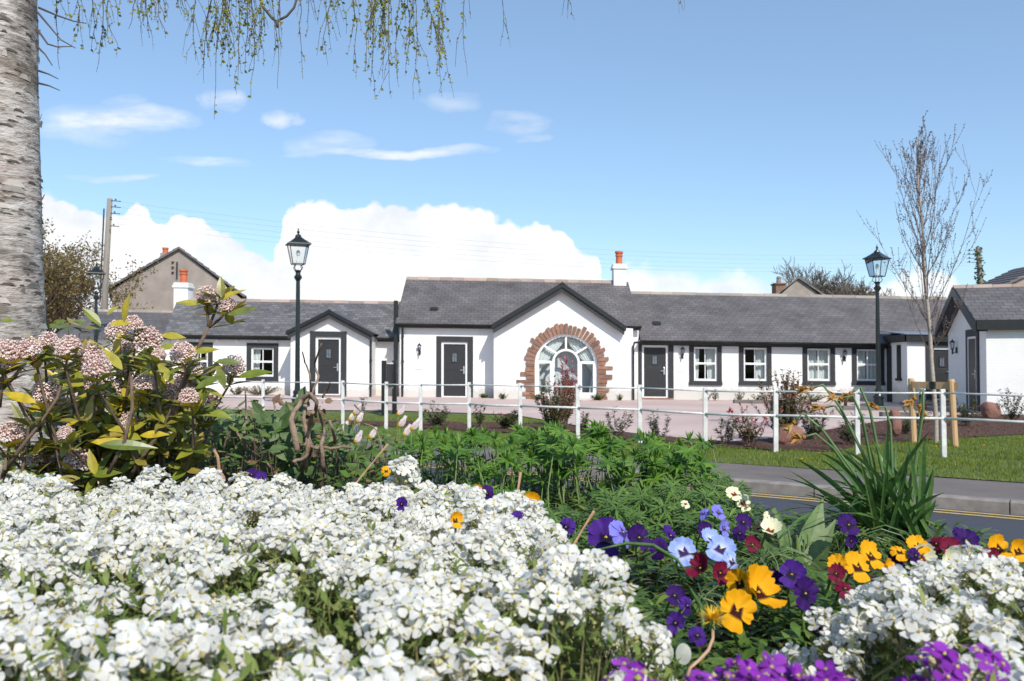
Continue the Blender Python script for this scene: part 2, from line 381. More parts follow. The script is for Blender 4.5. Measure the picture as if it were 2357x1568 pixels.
def thing(name,label,cat,loc=(0,0,0),rotz=0,group=None):
    o=bpy.data.objects.new(name,None); COL.objects.link(o); o.location=loc; o.rotation_euler=(0,0,rotz)
    o.empty_display_size=.1
    W[o.name]=Matrix.Translation(loc)@Matrix.Rotation(rotz,4,'Z'); return tag(o,label,cat,group)
def part(name,m,mats,parent,smooth=False,local=False,shear=False,label=None,kind=None):
    if not isinstance(mats,(list,tuple)): mats=[mats]
    if shear: m.v=[(x,y,shz(x,z)) for x,y,z in m.v]
    if not local:
        inv=W[parent.name].inverted(); m.v=[tuple(inv@Vector(p)) for p in m.v]
    o=bpy.data.objects.new(name,m.mesh(name,mats,smooth)); COL.objects.link(o); o.parent=parent
    W[o.name]=W[parent.name]; return tag(o,label,kind=kind)
def solo(name,m,mats,loc=(0,0,0),smooth=False,label=None,cat=None,group=None,kind=None):
    if not isinstance(mats,(list,tuple)): mats=[mats]
    l=Vector(loc); m.v=[tuple(Vector(p)-l) for p in m.v]
    o=bpy.data.objects.new(name,m.mesh(name,mats,smooth)); COL.objects.link(o); o.location=l
    W[o.name]=Matrix.Translation(l); return tag(o,label,cat,group,kind)
def copy_tree(o,parent=None):
    c=o.copy(); COL.objects.link(c)
    if parent: c.parent=parent
    for ch in list(o.children): copy_tree(ch,c)
    return c
def place(o,loc,rz=None,scale=None,label=None):
    o.location=loc
    if rz is not None: o.rotation_euler[2]=rz
    if scale: o.scale=(scale,)*3
    if label: o['label']=label
    return o
# ---------------------------------------------------------------- setting
NX,NY=.562,.827                         # across the road
def npd(x,y): return NX*x+NY*y
def zbed(x,y):
    n=npd(x,y)
    o=.27*smooth(.3,.7,x); z=.985-1.0*smooth(2.0-o,2.9-o,n)
    return z+.012*noise.noise(V(x*5,y*5,0))+ .006*noise.noise(V(x*17,y*17,3))
def flatpoly(name,poly,z,mat,label=None,kind='structure',step=None,zf=None,cat=None):
    poly=list(poly)
    bm=bmesh.new(); f=bm.faces.new([bm.verts.new((x,y,0)) for x,y in poly])
    if step:
        xs=[p[0] for p in poly]; ys=[p[1] for p in poly]
        k=math.ceil(min(ys)/step)
        while k*step<max(ys):
            bmesh.ops.bisect_plane(bm,geom=bm.verts[:]+bm.edges[:]+bm.faces[:],plane_co=(0,k*step,0),plane_no=(0,1,0)); k+=1
        k=math.ceil(min(xs)/step)
        while k*step<max(xs):
            bmesh.ops.bisect_plane(bm,geom=bm.verts[:]+bm.edges[:]+bm.faces[:],plane_co=(k*step,0,0),plane_no=(1,0,0)); k+=1
    for v in bm.verts: v.co.z=z+(zf or gz)(v.co.x,v.co.y)
    bmesh.ops.recalc_face_normals(bm,faces=bm.faces[:])
    m=MB(); m.frombm(bm); return solo(name,m,mat,kind=kind,label=label,cat=cat)
# wide ground to the horizon (the street falls a little to the right)
m=MB(); xs=[-900,-200,-80,-40,-20,0,20,40,80,200,900]; ys=[-60,-20,0,10,18,19.5,21,22.5,24,25.5,27,35,60,100,300,1200]
for j,y in enumerate(ys):
    for i,x in enumerate(xs): m.v.append((x,y,-.17+gz(max(-30,min(30,x)),y)))
for j in range(len(ys)-1):
    for i in range(len(xs)-1):
        a=j*len(xs)+i; m.f.append((a,a+1,a+1+len(xs),a+len(xs))); m.m.append(0)
solo('ground',m,MT['grassbase'],kind='structure')
def rp(n,t): return (NX*n+NY*t, NY*n-NX*t)    # road frame -> world (t grows to the right)
def strip(name,n0,n1,z,mat,**k):
    m=MB(); ts=list(range(-60,61,2))
    for t in ts:
        for n in (n0,n1):
            x,y=rp(n,t); m.v.append((x,y,z+gz(x,y)))
    for i in range(len(ts)-1): m.f.append((2*i,2*i+2,2*i+3,2*i+1)); m.m.append(0)
    return solo(name,m,mat,kind='structure')
strip('road',3.9,9.56,-.125,MT['road'])
for i,n in enumerate((9.27,9.42)):
    strip('road_marking',n,n+.06,-.121,MT['yellow'])
# kerb stones
m=MB(); t=-30
while t<30:
    a,b,c,d=rp(9.56,t+.006),rp(9.70,t+.006),rp(9.70,t+.908),rp(9.56,t+.908)
    g0_=gz(*rp(9.6,t)); z0,z1=-.3+g0_,g0_+uni(-.003,.003)
    e=.02
    a2,d2=rp(9.575,t+.006),rp(9.575,t+.908)
    m.add([(a[0],a[1],z0),(b[0],b[1],z0),(c[0],c[1],z0),(d[0],d[1],z0),(a[0],a[1],z1-.015),(d[0],d[1],z1-.015),(a2[0],a2[1],z1),(b[0],b[1],z1),(c[0],c[1],z1),(d2[0],d2[1],z1)],
      [(0,3,5,4),(4,5,9,6),(6,9,8,7),(1,7,8,2),(0,4,6,7,1),(3,2,8,9,5)])
    t+=.914
solo('kerb',m,MT['kerb'],kind='structure')
strip('pavement',9.70,11.12,-.006,MT['pavement'])
strip('near_kerb',3.76,3.9,-.02,MT['kerb'])
grassz=lambda x,y: gz(x,y)+.02*smooth(11.1,11.9,npd(x,y))+.012*noise.noise(V(x*.7,y*.7,1))
flatpoly('grass_verge',[rp(11.10,-45),rp(11.10,40),(40,24),(-40,24)],.0,MT['grassbase'],step=1.0,zf=grassz)
mulch=[(-7,18.9),(-2.8,17.9),(-1.4,16.7),(.1,15.9),(1.63,15),(2.6,13.6),(3.6,13.0),(4.67,12.6),(5.4,13.6),(7.6,14.9),(9.2,15.6),(16,18.5),(17,24),(12.3,22.8),(10,21),(8.5,19.6),(6.7,17.5),(5.3,15.8),(4.3,14.7),(3.5,14.2),(2.95,14.7),(1.7,16.5),(1,18.3),(-1.4,18.9),(-2.8,19.1),(-7,20.2)]
def inpoly(x,y,P):
    c=False; j=len(P)-1
    for i in range(len(P)):
        if (P[i][1]>y)!=(P[j][1]>y) and x<(P[j][0]-P[i][0])*(y-P[i][1])/(P[j][1]-P[i][1])+P[i][0]: c=not c
        j=i
    return c
mulz=lambda x,y: gz(x,y)+.035+.02*noise.noise(V(x*1.5,y*1.5,5))
flatpoly('mulch_bed',mulch,0,MT['mulch'],step=.5,zf=mulz)
pav=[(-45,23.2),(-3.1,22.7),(0,21.3),(1.05,18.4),(1.75,16.4),(2.98,14.6),(3.5,14.1),(4.3,14.6),(5.3,15.7),(6.7,17.4),(8.5,19.5),(10,20.9),(12.3,22.7),(13,24),(45,24.5),(45,46),(-45,46)]
flatpoly('paving',pav,.045,MT['paving'],step=1.5)
# raised planting bed: soil bank whose top lies just under the camera
bm=bmesh.new(); 
gx=[-7+i*.16 for i in range(88)]; gy=[-3]+[-1+.16*j for j in range(75)]
vv=[]
for y in gy:
    vv.append([bm.verts.new((x,y,0)) for x in gx])
for j in range(len(gy)-1):
    for i in range(len(gx)-1): bm.faces.new((vv[j][i],vv[j][i+1],vv[j+1][i+1],vv[j+1][i]))
for v in bm.verts:
    n=npd(v.co.x,v.co.y); v.co.z=zbed(v.co.x,v.co.y)
    if n>3.78: v.co.z=-.2
m=MB(); m.frombm(bm); solo('planting_bed',m,MT['soil'],kind='structure',smooth=True)

# grass blades on the verge
m=MB(); cnt=0
while cnt<36000:
    x=uni(-6,9.5); y=uni(9,21)
    n=npd(x,y)
    if n<11.08+ .1*noise.noise(V(x*2,y*2,0)) or abs(x)>.63*y+.3 or inpoly(x,y,mulch) or (y>21 and inpoly(x,y,pav)) or inpoly(x,y,pav): continue
    if y>15 and rnd.random()<.5: continue
    k=.6+.5*noise.noise(V(x*1.1,y*1.1,9))
    h=uni(.02,.05)*(k+.5); a=uni(0,6.28)
    z=grassz(x,y)-.003; dx,dy=uni(-.02,.02),uni(-.02,.02); w=.006
    m.add([(x-w*math.cos(a),y-w*math.sin(a),z),(x+w*math.cos(a),y+w*math.sin(a),z),(x+dx,y+dy,z+h)],[(0,1,2)]); cnt+=1
solo('grass',m,MT['grass'],label='short green grass blades on the verge beyond the pavement',cat='grass',kind='stuff')
# bark chips
m=MB(); cnt=0
while cnt<9000:
    x=uni(-6,13); y=uni(12,23)
    if not inpoly(x,y,mulch): continue
    z=mulz(x,y); s=uni(.012,.035); a=uni(0,6.28); til=uni(-.5,.5)
    c,sn=math.cos(a),math.sin(a); h=uni(.004,.02)
    m.add([(x+c*s,y+sn*s,z+h+til*s),(x-sn*s*.4,y+c*s*.4,z+h),(x-c*s,y-sn*s,z+h-til*s*.4),(x+sn*s*.4,y-c*s*.4,z+h)],[(0,1,2,3)]); cnt+=1
solo('bark_chips',m,MT['chip'],label='loose reddish brown bark chips strewn over the bed behind the white fence',cat='bark chips',kind='stuff')
# dandelion flowers in the verge
m=MB()
for i in range(46):
    x=uni(2.5,9.5); y=uni(10,17)
    if npd(x,y)<11.3 or inpoly(x,y,mulch) or inpoly(x,y,pav): continue
    z=grassz(x,y)+.05; m.lathe([(.018,0),(.022,.006),(.008,.012)],(x,y,z),7)
solo('verge_dandelions',m,MT['dandelion'],label='scattered tiny yellow dandelions dotting the grass verge',cat='dandelions',kind='stuff')

# ---------------------------------------------------------------- buildings
def roofslab(m,X0,X1,de,ze,dr,zr,th=.07,mi=0,X0r=None,X1r=None):
    X0r=X0 if X0r is None else X0r; X1r=X1 if X1r is None else X1r
    n=8
    for k in range(n):
        a=k/n; b=(k+1)/n
        xa,xb=X0+(X1-X0)*a,X0+(X1-X0)*b; ya,yb=X0r+(X1r-X0r)*a,X0r+(X1r-X0r)*b
        m.add([(xa,de,ze),(xb,de,ze),(yb,dr,zr),(ya,dr,zr)],[(0,1,2,3)],mi)
    m.add([(X0,de,ze-th),(X1,de,ze-th),(X1r,dr,zr-th),(X0r,dr,zr-th),(X0,de,ze-.002),(X1,de,ze-.002),(X1r,dr,zr-.002),(X0r,dr,zr-.002)],
        [(0,3,2,1),(0,1,5,4),(1,2,6,5),(3,0,4,7)],mi)
def ridgetiles(m,X0,X1,d,z,w=.15,Lt=.45,hh=.07,mi=0):
    n=max(1,round((X1-X0)/Lt)); s=(X1-X0)/n
    for i in range(n):
        a=X0+i*s; b=a+s-.008; j=uni(-.008,.008)
        m.prismx([(d-w,z-hh+j-.05),(d-w*.9,z-hh+.02+j),(d-.03,z+.05+j),(d+.03,z+.05+j),(d+w*.9,z-hh+.02+j),(d+w,z-hh+j-.05),(d,z-.04+j)],a,b,mi)
def arc(cx,cz,r,a0,a1,n): return [(cx+r*math.cos(a0+(a1-a0)*i/n),cz+r*math.sin(a0+(a1-a0)*i/n)) for i in range(n+1)]
def curtainmesh(m,x0,x1,z0,z1,y,waves=5,amp=.02,bl=0,br=0):
    n=waves*6; vs=[]
    for k in range(9):
        t=k/8; z=z1+(z0-z1)*t
        for i in range(n+1):
            u=i/n; xa=x0+bl*t; xb=x1-br*t
            vs.append((xa+(xb-xa)*u,y+amp*math.sin(u*waves*2*PI)+.004*math.sin(u*17),z))
    m.add(vs,[(k*(n+1)+i,k*(n+1)+i+1,(k+1)*(n+1)+i+1,(k+1)*(n+1)+i) for k in range(8) for i in range(n)])
def sashwindow(par,x0,x1,z0,z1,d,cur=(1,1),sb=.17,sh=True,side=.6,top=True,proud=.03,pull=.0):
    """x0..z1 = outer edge of the charcoal surround"""
    ix0,ix1,iz0,iz1=x0+sb,x1-sb,z0+sb*.92,z1-sb*(1 if top else .6)
    s=MB(); y0=d-proud; y1=d-.002
    s.box(x0,ix0,y0,y1,z0+.13,z1); s.box(ix1,x1,y0,y1,z0+.13,z1)
    s.box(ix0,ix1,y0,y1,iz1,z1); s.box(x0-.01,x1+.01,y0-.035,y1,z0,z0+.13); s.box(ix0,ix1,y0,y1,z0+.13,iz0)
    f=MB(); a=d+.03; b=d+.11; fw=.06
    zm=(iz0+iz1)/2+.02; cx=(ix0+ix1)/2
    f.bevbox(ix0,ix0+fw,a,b,iz0,iz1,.006); f.bevbox(ix1-fw,ix1,a,b,iz0,iz1,.006)
    f.bevbox(ix0+fw,ix1-fw,a,b,iz1-fw,iz1,.006); f.bevbox(ix0+fw,ix1-fw,a-.035,b,iz0,iz0+fw+.015,.006)
    f.bevbox(ix0+fw,ix1-fw,a-.012,b,zm-.035,zm+.035,.005)
    f.bevbox(cx-.014,cx+.014,a+.015,b-.01,iz0+fw+.015,zm-.035,.003); f.bevbox(cx-.014,cx+.014,a+.015,b-.01,zm+.035,iz1-fw,.003)
    w=part('window',f,MT['white'],par,shear=sh)
    part('surround',s,MT['surround'],w,shear=sh)
    g=MB(); g.add([(ix0+fw*.5,a+.04,iz0+fw*.5),(ix1-fw*.5,a+.04,iz0+fw*.5),(ix1-fw*.5,a+.04,iz1-fw*.5),(ix0+fw*.5,a+.04,iz1-fw*.5)],[(0,1,2,3)]); part('pane',g,MT['glass'],w,shear=sh)
    if cur[0]:
        c=MB(); curtainmesh(c,ix0+.01,ix0+(ix1-ix0)*cur[0],iz0+.02,iz1-.02,d+.22,max(2,int(7*cur[0])),.018,0,pull); part('curtain',c,MT['curtain'],w,shear=sh,smooth=True)
    if cur[1]:
        c=MB(); curtainmesh(c,ix1-(ix1-ix0)*cur[1],ix1-.01,iz0+.02,iz1-.02,d+.22,max(2,int(7*cur[1])),.018,pull,0); part('curtain',c,MT['curtain'],w,shear=sh,smooth=True)
    return [(ix0,iz0),(ix1,iz0),(ix1,iz1),(ix0,iz1)]
def cottdoor(par,x0,x1,z0,z1,d,sb=.2,sbr=None,sh=True,label=None,local=False,frame=True,glaz=True,top=True,hs=1):
    """x0..z1 outer edge of the charcoal surround; white frame; plank door"""
    sbr=sb if sbr is None else sbr; y0=d-.03;y1=d-.002
    tp=.2 if top else .06
    a0,a1,b1=x0+sb,x1-sbr,z1-tp
    s=MB(); s.box(x0,a0,y0,y1,z0,z1); s.box(a1,x1,y0,y1,z0,z1); s.box(a0,a1,y0,y1,b1,z1)
    D=MB(); fw=.075; da,db,dz,dt=a0+fw,a1-fw,z0+.09,b1-fw
    y=d+.08
    D.box(da,db,y,y+.045,dz,dt)
    st=.11                                   # raised stiles, rails and planks
    yy=y-.012
    D.bevbox(da,da+st,yy,y-.001,dz,dt,.004); D.bevbox(db-st,db,yy,y-.001,dz,dt,.004)
    D.bevbox(da+st,db-st,yy,y-.001,dt-st,dt,.004); D.bevbox(da+st,db-st,yy,y-.001,dz,dz+.2,.004)
    mid=dz+(dt-dz)*.52; D.bevbox(da+st,db-st,yy,y-.001,mid,mid+.16,.004)
    n=6; pw=(db-da-2*st)/n
    for i in range(n):
        D.bevbox(da+st+i*pw+.006,da+st+(i+1)*pw-.006,y-.008,y-.001,dz+.2,mid,.003)
        D.bevbox(da+st+i*pw+.006,da+st+(i+1)*pw-.006,y-.008,y-.001,mid+.16,dt-st,.003)
    o=part('door',D,MT['door'],par,shear=sh,local=local,label=label)
    part('surround',s,MT['surround'],o,shear=sh,local=local)
    if frame:
        f=MB(); f.bevbox(a0,a0+fw,d+.02,d+.1,z0+.05,b1,.006); f.bevbox(a1-fw,a1,d+.02,d+.1,z0+.05,b1,.006); f.bevbox(a0+fw,a1-fw,d+.02,d+.1,b1-fw,b1,.006)
        f.bevbox(a0+fw,a1-fw,d+.02,d+.1,z0+.05,z0+.09,.004)
        part('door_frame',f,MT['white'],o,shear=sh,local=local)
    h=MB(); hx=db-.055*hs if hs>0 else da+.055; hz=z0+1.02
    h.bevbox(hx-.026,hx+.026,yy-.02,yy-.001,hz-.13,hz+.13,.006); h.tube([(hx,yy-.02,hz),(hx,yy-.055,hz),(hx-.13*hs,yy-.055,hz)],.011,8)
    h.tube([(hx,yy-.02,hz+.09),(hx,yy-.04,hz+.09)],.018,10)
    part('handle',h,MT['steel'],o,shear=sh,local=local)
    if glaz:
        g=MB(); cx=(da+db)/2; zz=dz+(dt-dz)*.66
        g.box(cx-.075,cx+.075,y-.02,y-.013,zz,zz+.3,0)
        for bx in ((cx-.095,cx-.075,zz-.02,zz+.32),(cx+.075,cx+.095,zz-.02,zz+.32),(cx-.075,cx+.075,zz+.3,zz+.32),(cx-.075,cx+.075,zz-.02,zz)): g.box(bx[0],bx[1],y-.03,y-.009,bx[2],bx[3],1)
        g.box(cx-.006,cx+.006,y-.026,y-.021,zz,zz+.3,1)
        part('door_window',g,[MT['doorglass'],MT['door']],o,shear=sh,local=local)
    t=MB(); t.bevbox(x0+.02,x1-.02,d-.16,d+.12,z0-.12,z0+.045,.012); part('threshold',t,MT['sandstone'],o,shear=sh,local=local)
    return [(a0,z0+.04),(a1,z0+.04),(a1,b1),(a0,b1)]
MT['doorglass']=pm('bluish_door_glass',(.07,.09,.11),(.14,.17,.2),14,.12)
def gutter(par,X0,X1,d,z,sh=True,r=.065,local=False):
    g=MB(); 
    prof=[(d-.01+r*math.cos(a),z+r*math.sin(a)) for a in [PI+i*PI/8 for i in range(9)]]
    g.prismx(prof+[(d+r-.02,z+.004)],X0,X1); g.box(X0+.01,X1-.01,d+.06,d+.09,z-.15,z+.03)
    part('gutter',g,MT['black'],par,shear=sh,local=local)
def downpipe(par,x,d,z0,z1,sh=True,neck=.18,local=False):
    g=MB(); g.tube([(x,d-neck,z1),(x,d-neck,z1-.08),(x,d-.06,z1-.28),(x,d-.06,z0+.12),(x,d-.12,z0+.03)],.038,8)
    k=z0+.4
    while k<z1-.4: g.box(x-.05,x+.05,d-.075,d-.001,k,k+.03); g.tube([(x,d-.06,k-.03),(x,d-.06,k+.06)],.046,8); k+=.9
    part('downpipe',g,MT['black'],par,shear=sh,smooth=False,local=local)
def walllamp(par,x,d,z,sh=True,local=False,dirx=0,diry=-1):
    """coach lamp: scrolled bracket below a small tapering lantern"""
    g=MB(); cx,cy=x+.13*dirx,d+.13*diry
    g.lathe([(.03,-.17),(.045,-.15),(.045,.0),(.03,.02)],(x+.01*dirx,d+.01*diry,z),8)
    g.tube([(x,d,z-.12),(x+.09*dirx,d+.09*diry,z-.16),(cx,cy,z-.08),(cx,cy,z-.02)],.013,6)
    g.lathe([(.012,-.2),(.03,-.17),(.02,-.13),(.035,-.05),(.045,-.03),(.045,-.02)],(cx,cy,z+.0),8)
    g.lathe([(.085,.15),(.075,.17),(.03,.215),(.012,.225),(.014,.25),(.003,.27)],(cx,cy,z),8)
    for i in range(6):
        a=i*PI/3; g.tube([(cx+.045*math.cos(a),cy+.045*math.sin(a),z-.02),(cx+.075*math.cos(a),cy+.075*math.sin(a),z+.16)],.006,4)
    o=part('wall_lamp',g,MT['lampblack'],par,shear=sh,local=local)
    g=MB(); g.lathe([(.04,-.02),(.07,.155)],(cx,cy,z),6); part('glass',g,MT['lampglass'],o,shear=sh,local=local)
def plaque(par,x,d,z,w=.29,h=.32,sh=True):
    g=MB(); g.bevbox(x-w/2,x+w/2,d-.025,d-.001,z-h/2,z+h/2,.008); part('wall_plaque',g,MT['white'],par,shear=sh)
def chimney(par,X0,X1,d0,d1,z0,z1,potr,poth,ncap=.1,mat='render',pots=((.5,.5),),sh=True,potx=None):
    g=MB(); g.bevbox(X0,X1,d0,d1,z0,z1-ncap-.1,.01); g.bevbox(X0-.05,X1+.05,d0-.05,d1+.05,z1-ncap-.1,z1-ncap,.02)
    g.bevbox(X0-.02,X1+.02,d0-.02,d1+.02,z1-ncap,z1,.03)
    g.bevbox(X0-.04,X1+.04,d0-.04,d1+.04,z0,z0+.35,.02)
    o=part('chimney',g,MT[mat],par,shear=sh)
    for u,v in pots:
        p=MB(); c=(X0+(X1-X0)*u,d0+(d1-d0)*v,z1-.02); r=potr
        p.lathe([(r*.95,0),(r*1.0,.04),(r*.88,.08),(r*.8,poth*.55),(r*.82,poth*.6),(r*1.0,poth*.64),(r*1.0,poth*.7),(r*.85,poth*.72),(r*.85,poth*.82),(r*1.08,poth*.86),(r*1.08,poth*.97),(r*.9,poth),(r*.7,poth),(r*.65,poth-.15)],c,16)
        part('chimney_pot',p,MT['terracotta'],o,smooth=False,shear=sh)
def barge(par,L,A,Rr,y,th=.03,h1=.12,h2=.17,capw=.35,sh=True,local=False,mat2='surround',ft=1):
    """raking boards: glossy black cap over a charcoal board. L,A,R = (x,z) of the roof edge"""
    g=MB()
    for P,Q in ((L,A),(Rr,A)):
        g.prism([P,Q,(Q[0],Q[1]-h1),(P[0],P[1]-h1)],y-.03,y+capw)
    g.prism([(A[0]-.12,A[1]-.075),(A[0],A[1]+.02),(A[0]+.12,A[1]-.075)],y-.045,y+capw*.8)
    part('roof_edge',g,MT['black'],par,shear=sh,local=local)
    g=MB()
    for P,Q,s in ((L,A,1),(Rr,A,-1)):
        g.prism([(P[0]+.06*s,P[1]-h1+.025*ft),(Q[0],Q[1]-h1),(Q[0],Q[1]-h1-h2),(P[0]+.06*s,P[1]-h1-h2+.025*ft)],y+.02,y+.02+th)
    part('bargeboard',g,MT[mat2],par,shear=sh,local=local)
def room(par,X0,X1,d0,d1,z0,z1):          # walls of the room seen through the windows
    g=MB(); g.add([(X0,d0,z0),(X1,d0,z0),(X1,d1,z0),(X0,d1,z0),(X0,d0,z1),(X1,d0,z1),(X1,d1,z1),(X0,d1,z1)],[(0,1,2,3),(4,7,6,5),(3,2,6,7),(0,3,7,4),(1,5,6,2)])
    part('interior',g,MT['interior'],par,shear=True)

# ---- middle cottage
d=31.0
MC=thing('cottage','white middle cottage with the stone arched window under a wide black edged gable','cottage',(wx(1200,31),31,0))
X0,X1=wx(920,31)+.0,wx(1470,31)
ez=bz(960,743,30.75); rz=bz(930,639,33.9); rd=33.9
gd=30.2
gx0,gx1=wx(1136.5,gd),wx(1457,gd)
ax=wx(1294,29.95); az=bz(1294,652,29.95)
gl=(wx(1131,29.95),bz(1131,748,29.95)); gr=(wx(1441,29.95),bz(1441,752,29.95))
dx0,dx1=wx(1004.5,d),wx(1089,d); dz0,dz1=bz(1046,918,d),bz(1046,774.5,d)
hole=cottdoor(MC,dx0,dx1,dz0,dz1,d,.18,.2)
m=MB()
m.wallface([(X0,-.3),(X1,-.3),(X1,ez),(X0,ez)],[hole],d)
sl=(rz-ez)/(rd-30.75); ezw=ez+sl*.25-.09; mz=-.3
m.add([(X0,d,mz),(X0,rd*2-d,mz),(X0,rd*2-d,ezw),(X0,rd,rz-.08),(X0,d,ezw)],[(0,1,2,3,4)])
m.add([(X1,d,mz),(X1,rd*2-d,mz),(X1,rd*2-d,ezw),(X1,rd,rz-.08),(X1,d,ezw)],[(0,1,2,3,4)])
m.add([(X0,rd*2-d,mz),(X1,rd*2-d,mz),(X1,rd*2-d,ezw),(X0,rd*2-d,ezw)],[(0,1,2,3)])
# projecting gable wall with the arched opening
acx=wx(1303,gd); ar=71*gd/F+.01; asz=bz(1303,841,gd); ab=bz(1303,914,gd)
archhole=[(acx-ar,ab),(acx+ar,ab)]+arc(acx,asz,ar,0,PI,28)
topz=lambda x:(az-.2-(abs(x-ax))*((az-gl[1])/(ax-gl[0])))
m.wallface([(gx0,-.3),(gx1,-.3),(gx1,topz(gr[0]-.05)-.02),(gr[0]-.05,topz(gr[0]-.05)),(ax,az-.2),(gx0,topz(gx0))],[archhole],gd,.16)
m.add([(gx0,gd,-.3),(gx0,d,-.3),(gx0,d,topz(gx0)),(gx0,gd,topz(gx0))],[(0,1,2,3)])
m.add([(gx1,gd,-.3),(gx1,d,-.3),(gx1,d,ez),(gx1,gd,topz(gr[0]-.05)-.02)],[(0,1,2,3)])
part('wall',m,MT['render'],MC,shear=True)
m=MB(); roofslab(m,X0-.12,X1+.02,30.72,ez,rd,rz); roofslab(m,X0-.12,X1+.02,2*rd-30.72,ez,rd+.001,rz)
rf=part('roof',m,MT['slate'],MC,shear=True)
m=MB(); ridgetiles(m,X0-.12,wx(1412,rd),rd,rz); part('ridge',m,MT['ridge'],rf,shear=True)
m=MB(); vx=wx(1001,32); vd=31.6; vz=ez+sl*(vd-30.75)
m.prismx([(vd-.1,vz-.02),(vd-.1,vz+.05),(vd+.12,vz+.12),(vd+.12,vz+.05)],vx-.14,vx+.14); part('roof_vent',m,MT['black'],rf,shear=True)
m=MB()
for P in (gl,gr):
    s=1 if P is gl else -1
    m.add([(P[0],29.93,P[1]),(ax,29.93,az),(ax,33.3,az),(P[0],33.3,P[1]),(P[0],29.93,P[1]-.06),(ax,29.93,az-.06),(ax,33.3,az-.06),(P[0],33.3,P[1]-.06)],[(0,1,2,3),(4,7,6,5),(0,4,5,1)])
r2=part('gable_roof',m,MT['slateY'],MC,shear=True)
barge(MC,(gl[0],gl[1]+.02),(ax,az+.03),(gr[0],gr[1]+.02),29.9,h1=.17,h2=.17)
gutter(MC,X0-.14,gl[0]+.03,30.7,ez-.03); gutter(MC,gr[0]-.02,X1+.06,30.7,bz(1455,752,30.7)+.02)
downpipe(MC,wx(927,31),31,-.02,ez-.02)
m=MB(); px_=wx(912,31.2); m.bevbox(px_-.07,px_+.07,31.0,31.2,.0,bz(912,692,31.1),.015); part('corner_post',m,MT['black'],MC,shear=True)
walllamp(MC,wx(966,31),31,bz(966,806,31)); plaque(MC,wx(965,31),31,bz(965,840,31))
chimney(MC,wx(1411,rd),wx(1440,rd),rd-.3,rd+.3,bz(1425,668,rd)-.5,bz(1425,609,rd),.15,.55)
# arched window
w=MB(); y0,y1=gd+.05,gd+.12
def ring(m,cx,cz,r0,r1,a0,a1,n,y0,y1,mi=0):
    A=arc(cx,cz,r0,a0,a1,n); B=arc(cx,cz,r1,a0,a1,n)
    for i in range(n): m.prism([A[i],A[i+1],B[i+1],B[i]],y0,y1,mi)
ir=30*gd/F; fw=.085; barz=bz(1303,834,gd); isz=bz(1303,833,gd)-.03
ring(w,acx,asz,ar-fw,ar-.002,0,PI,26,y0,y1)
w.box(acx-ar+.002,acx-ar+fw,y0,y1,ab,asz); w.box(acx+ar-fw,acx+ar-.002,y0,y1,ab,asz)
w.box(acx-ar+fw,acx+ar-fw,y0-.02,y1,ab,ab+.11)
ring(w,acx,isz,ir-.045,ir+.03,0,PI,18,y0-.01,y1)
for s in (-1,1):
    w.box(acx+s*ir-.05,acx+s*ir+.05,y0-.01,y1,ab+.11,isz)
    xa,xb=sorted((acx+s*(ir+.05),acx+s*(ar-fw)))
    w.box(xa,xb,y0,y1,barz-.045,barz+.045); w.box(xa,xb,y0+.005,y1,ab+.11,ab+.16)
    e=xa if s<0 else xb-.06; w.box(e,e+.06,y0+.006,y1,ab+.16,barz-.045)
    e=xb-.05 if s<0 else xa; w.box(e,e+.05,y0+.006,y1,ab+.16,barz-.045)
for a in (PI/2,PI*.245,PI*.755):
    c,s_=math.cos(a),math.sin(a); p=(acx+c*(ir+.02),isz+s_*(ir+.02)); q=(acx+c*(ar-fw*.4),asz-.06+s_*(ar-fw*.4)) 
    nx,nz=-s_*.032,c*.032
    w.prism([(p[0]-nx,p[1]-nz),(p[0]+nx,p[1]+nz),(q[0]+nx,q[1]+nz),(q[0]-nx,q[1]-nz)],y0+.004,y1)
aw=part('arched_window',w,MT['white'],MC,shear=True)
g=MB(); g.wallface([(acx-ar+.03,ab+.05),(acx+ar-.03,ab+.05)]+arc(acx,asz,ar-.03,0,PI,28),[],gd+.087); part('pane',g,MT['glass'],aw,shear=True)
for s in (-1,1):                              # drapes tied back to the sides
    c=MB(); vs=[]; K=14; n=30
    for k in range(K+1):
        t=k/K; z=asz+ar*.97+(ab+.1-asz-ar*.97)*t
        tie=.62
        wid=(1-t/tie)**1.0 if t<tie else 0
        full=ar*.98*wid+.13+ (.12*(t-tie)/(1-tie) if t>tie else 0)
        outer=math.sqrt(max(0,(ar*.98)**2-max(0,z-asz)**2)) if z>asz else ar*.98
        inn=max(.0,ar*.98-full)
        if inn>outer: inn=outer*.98
        for i in range(n+1):
            u=i/n; vs.append((acx+s*(inn+(outer-inn)*u),gd+.24+.022*math.sin(u*34),z))
    c.add(vs,[(k*(n+1)+i,k*(n+1)+i+1,(k+1)*(n+1)+i+1,(k+1)*(n+1)+i) for k in range(K) for i in range(n)])
    part('curtain',c,MT['curtain'],aw,smooth=True,shear=True)
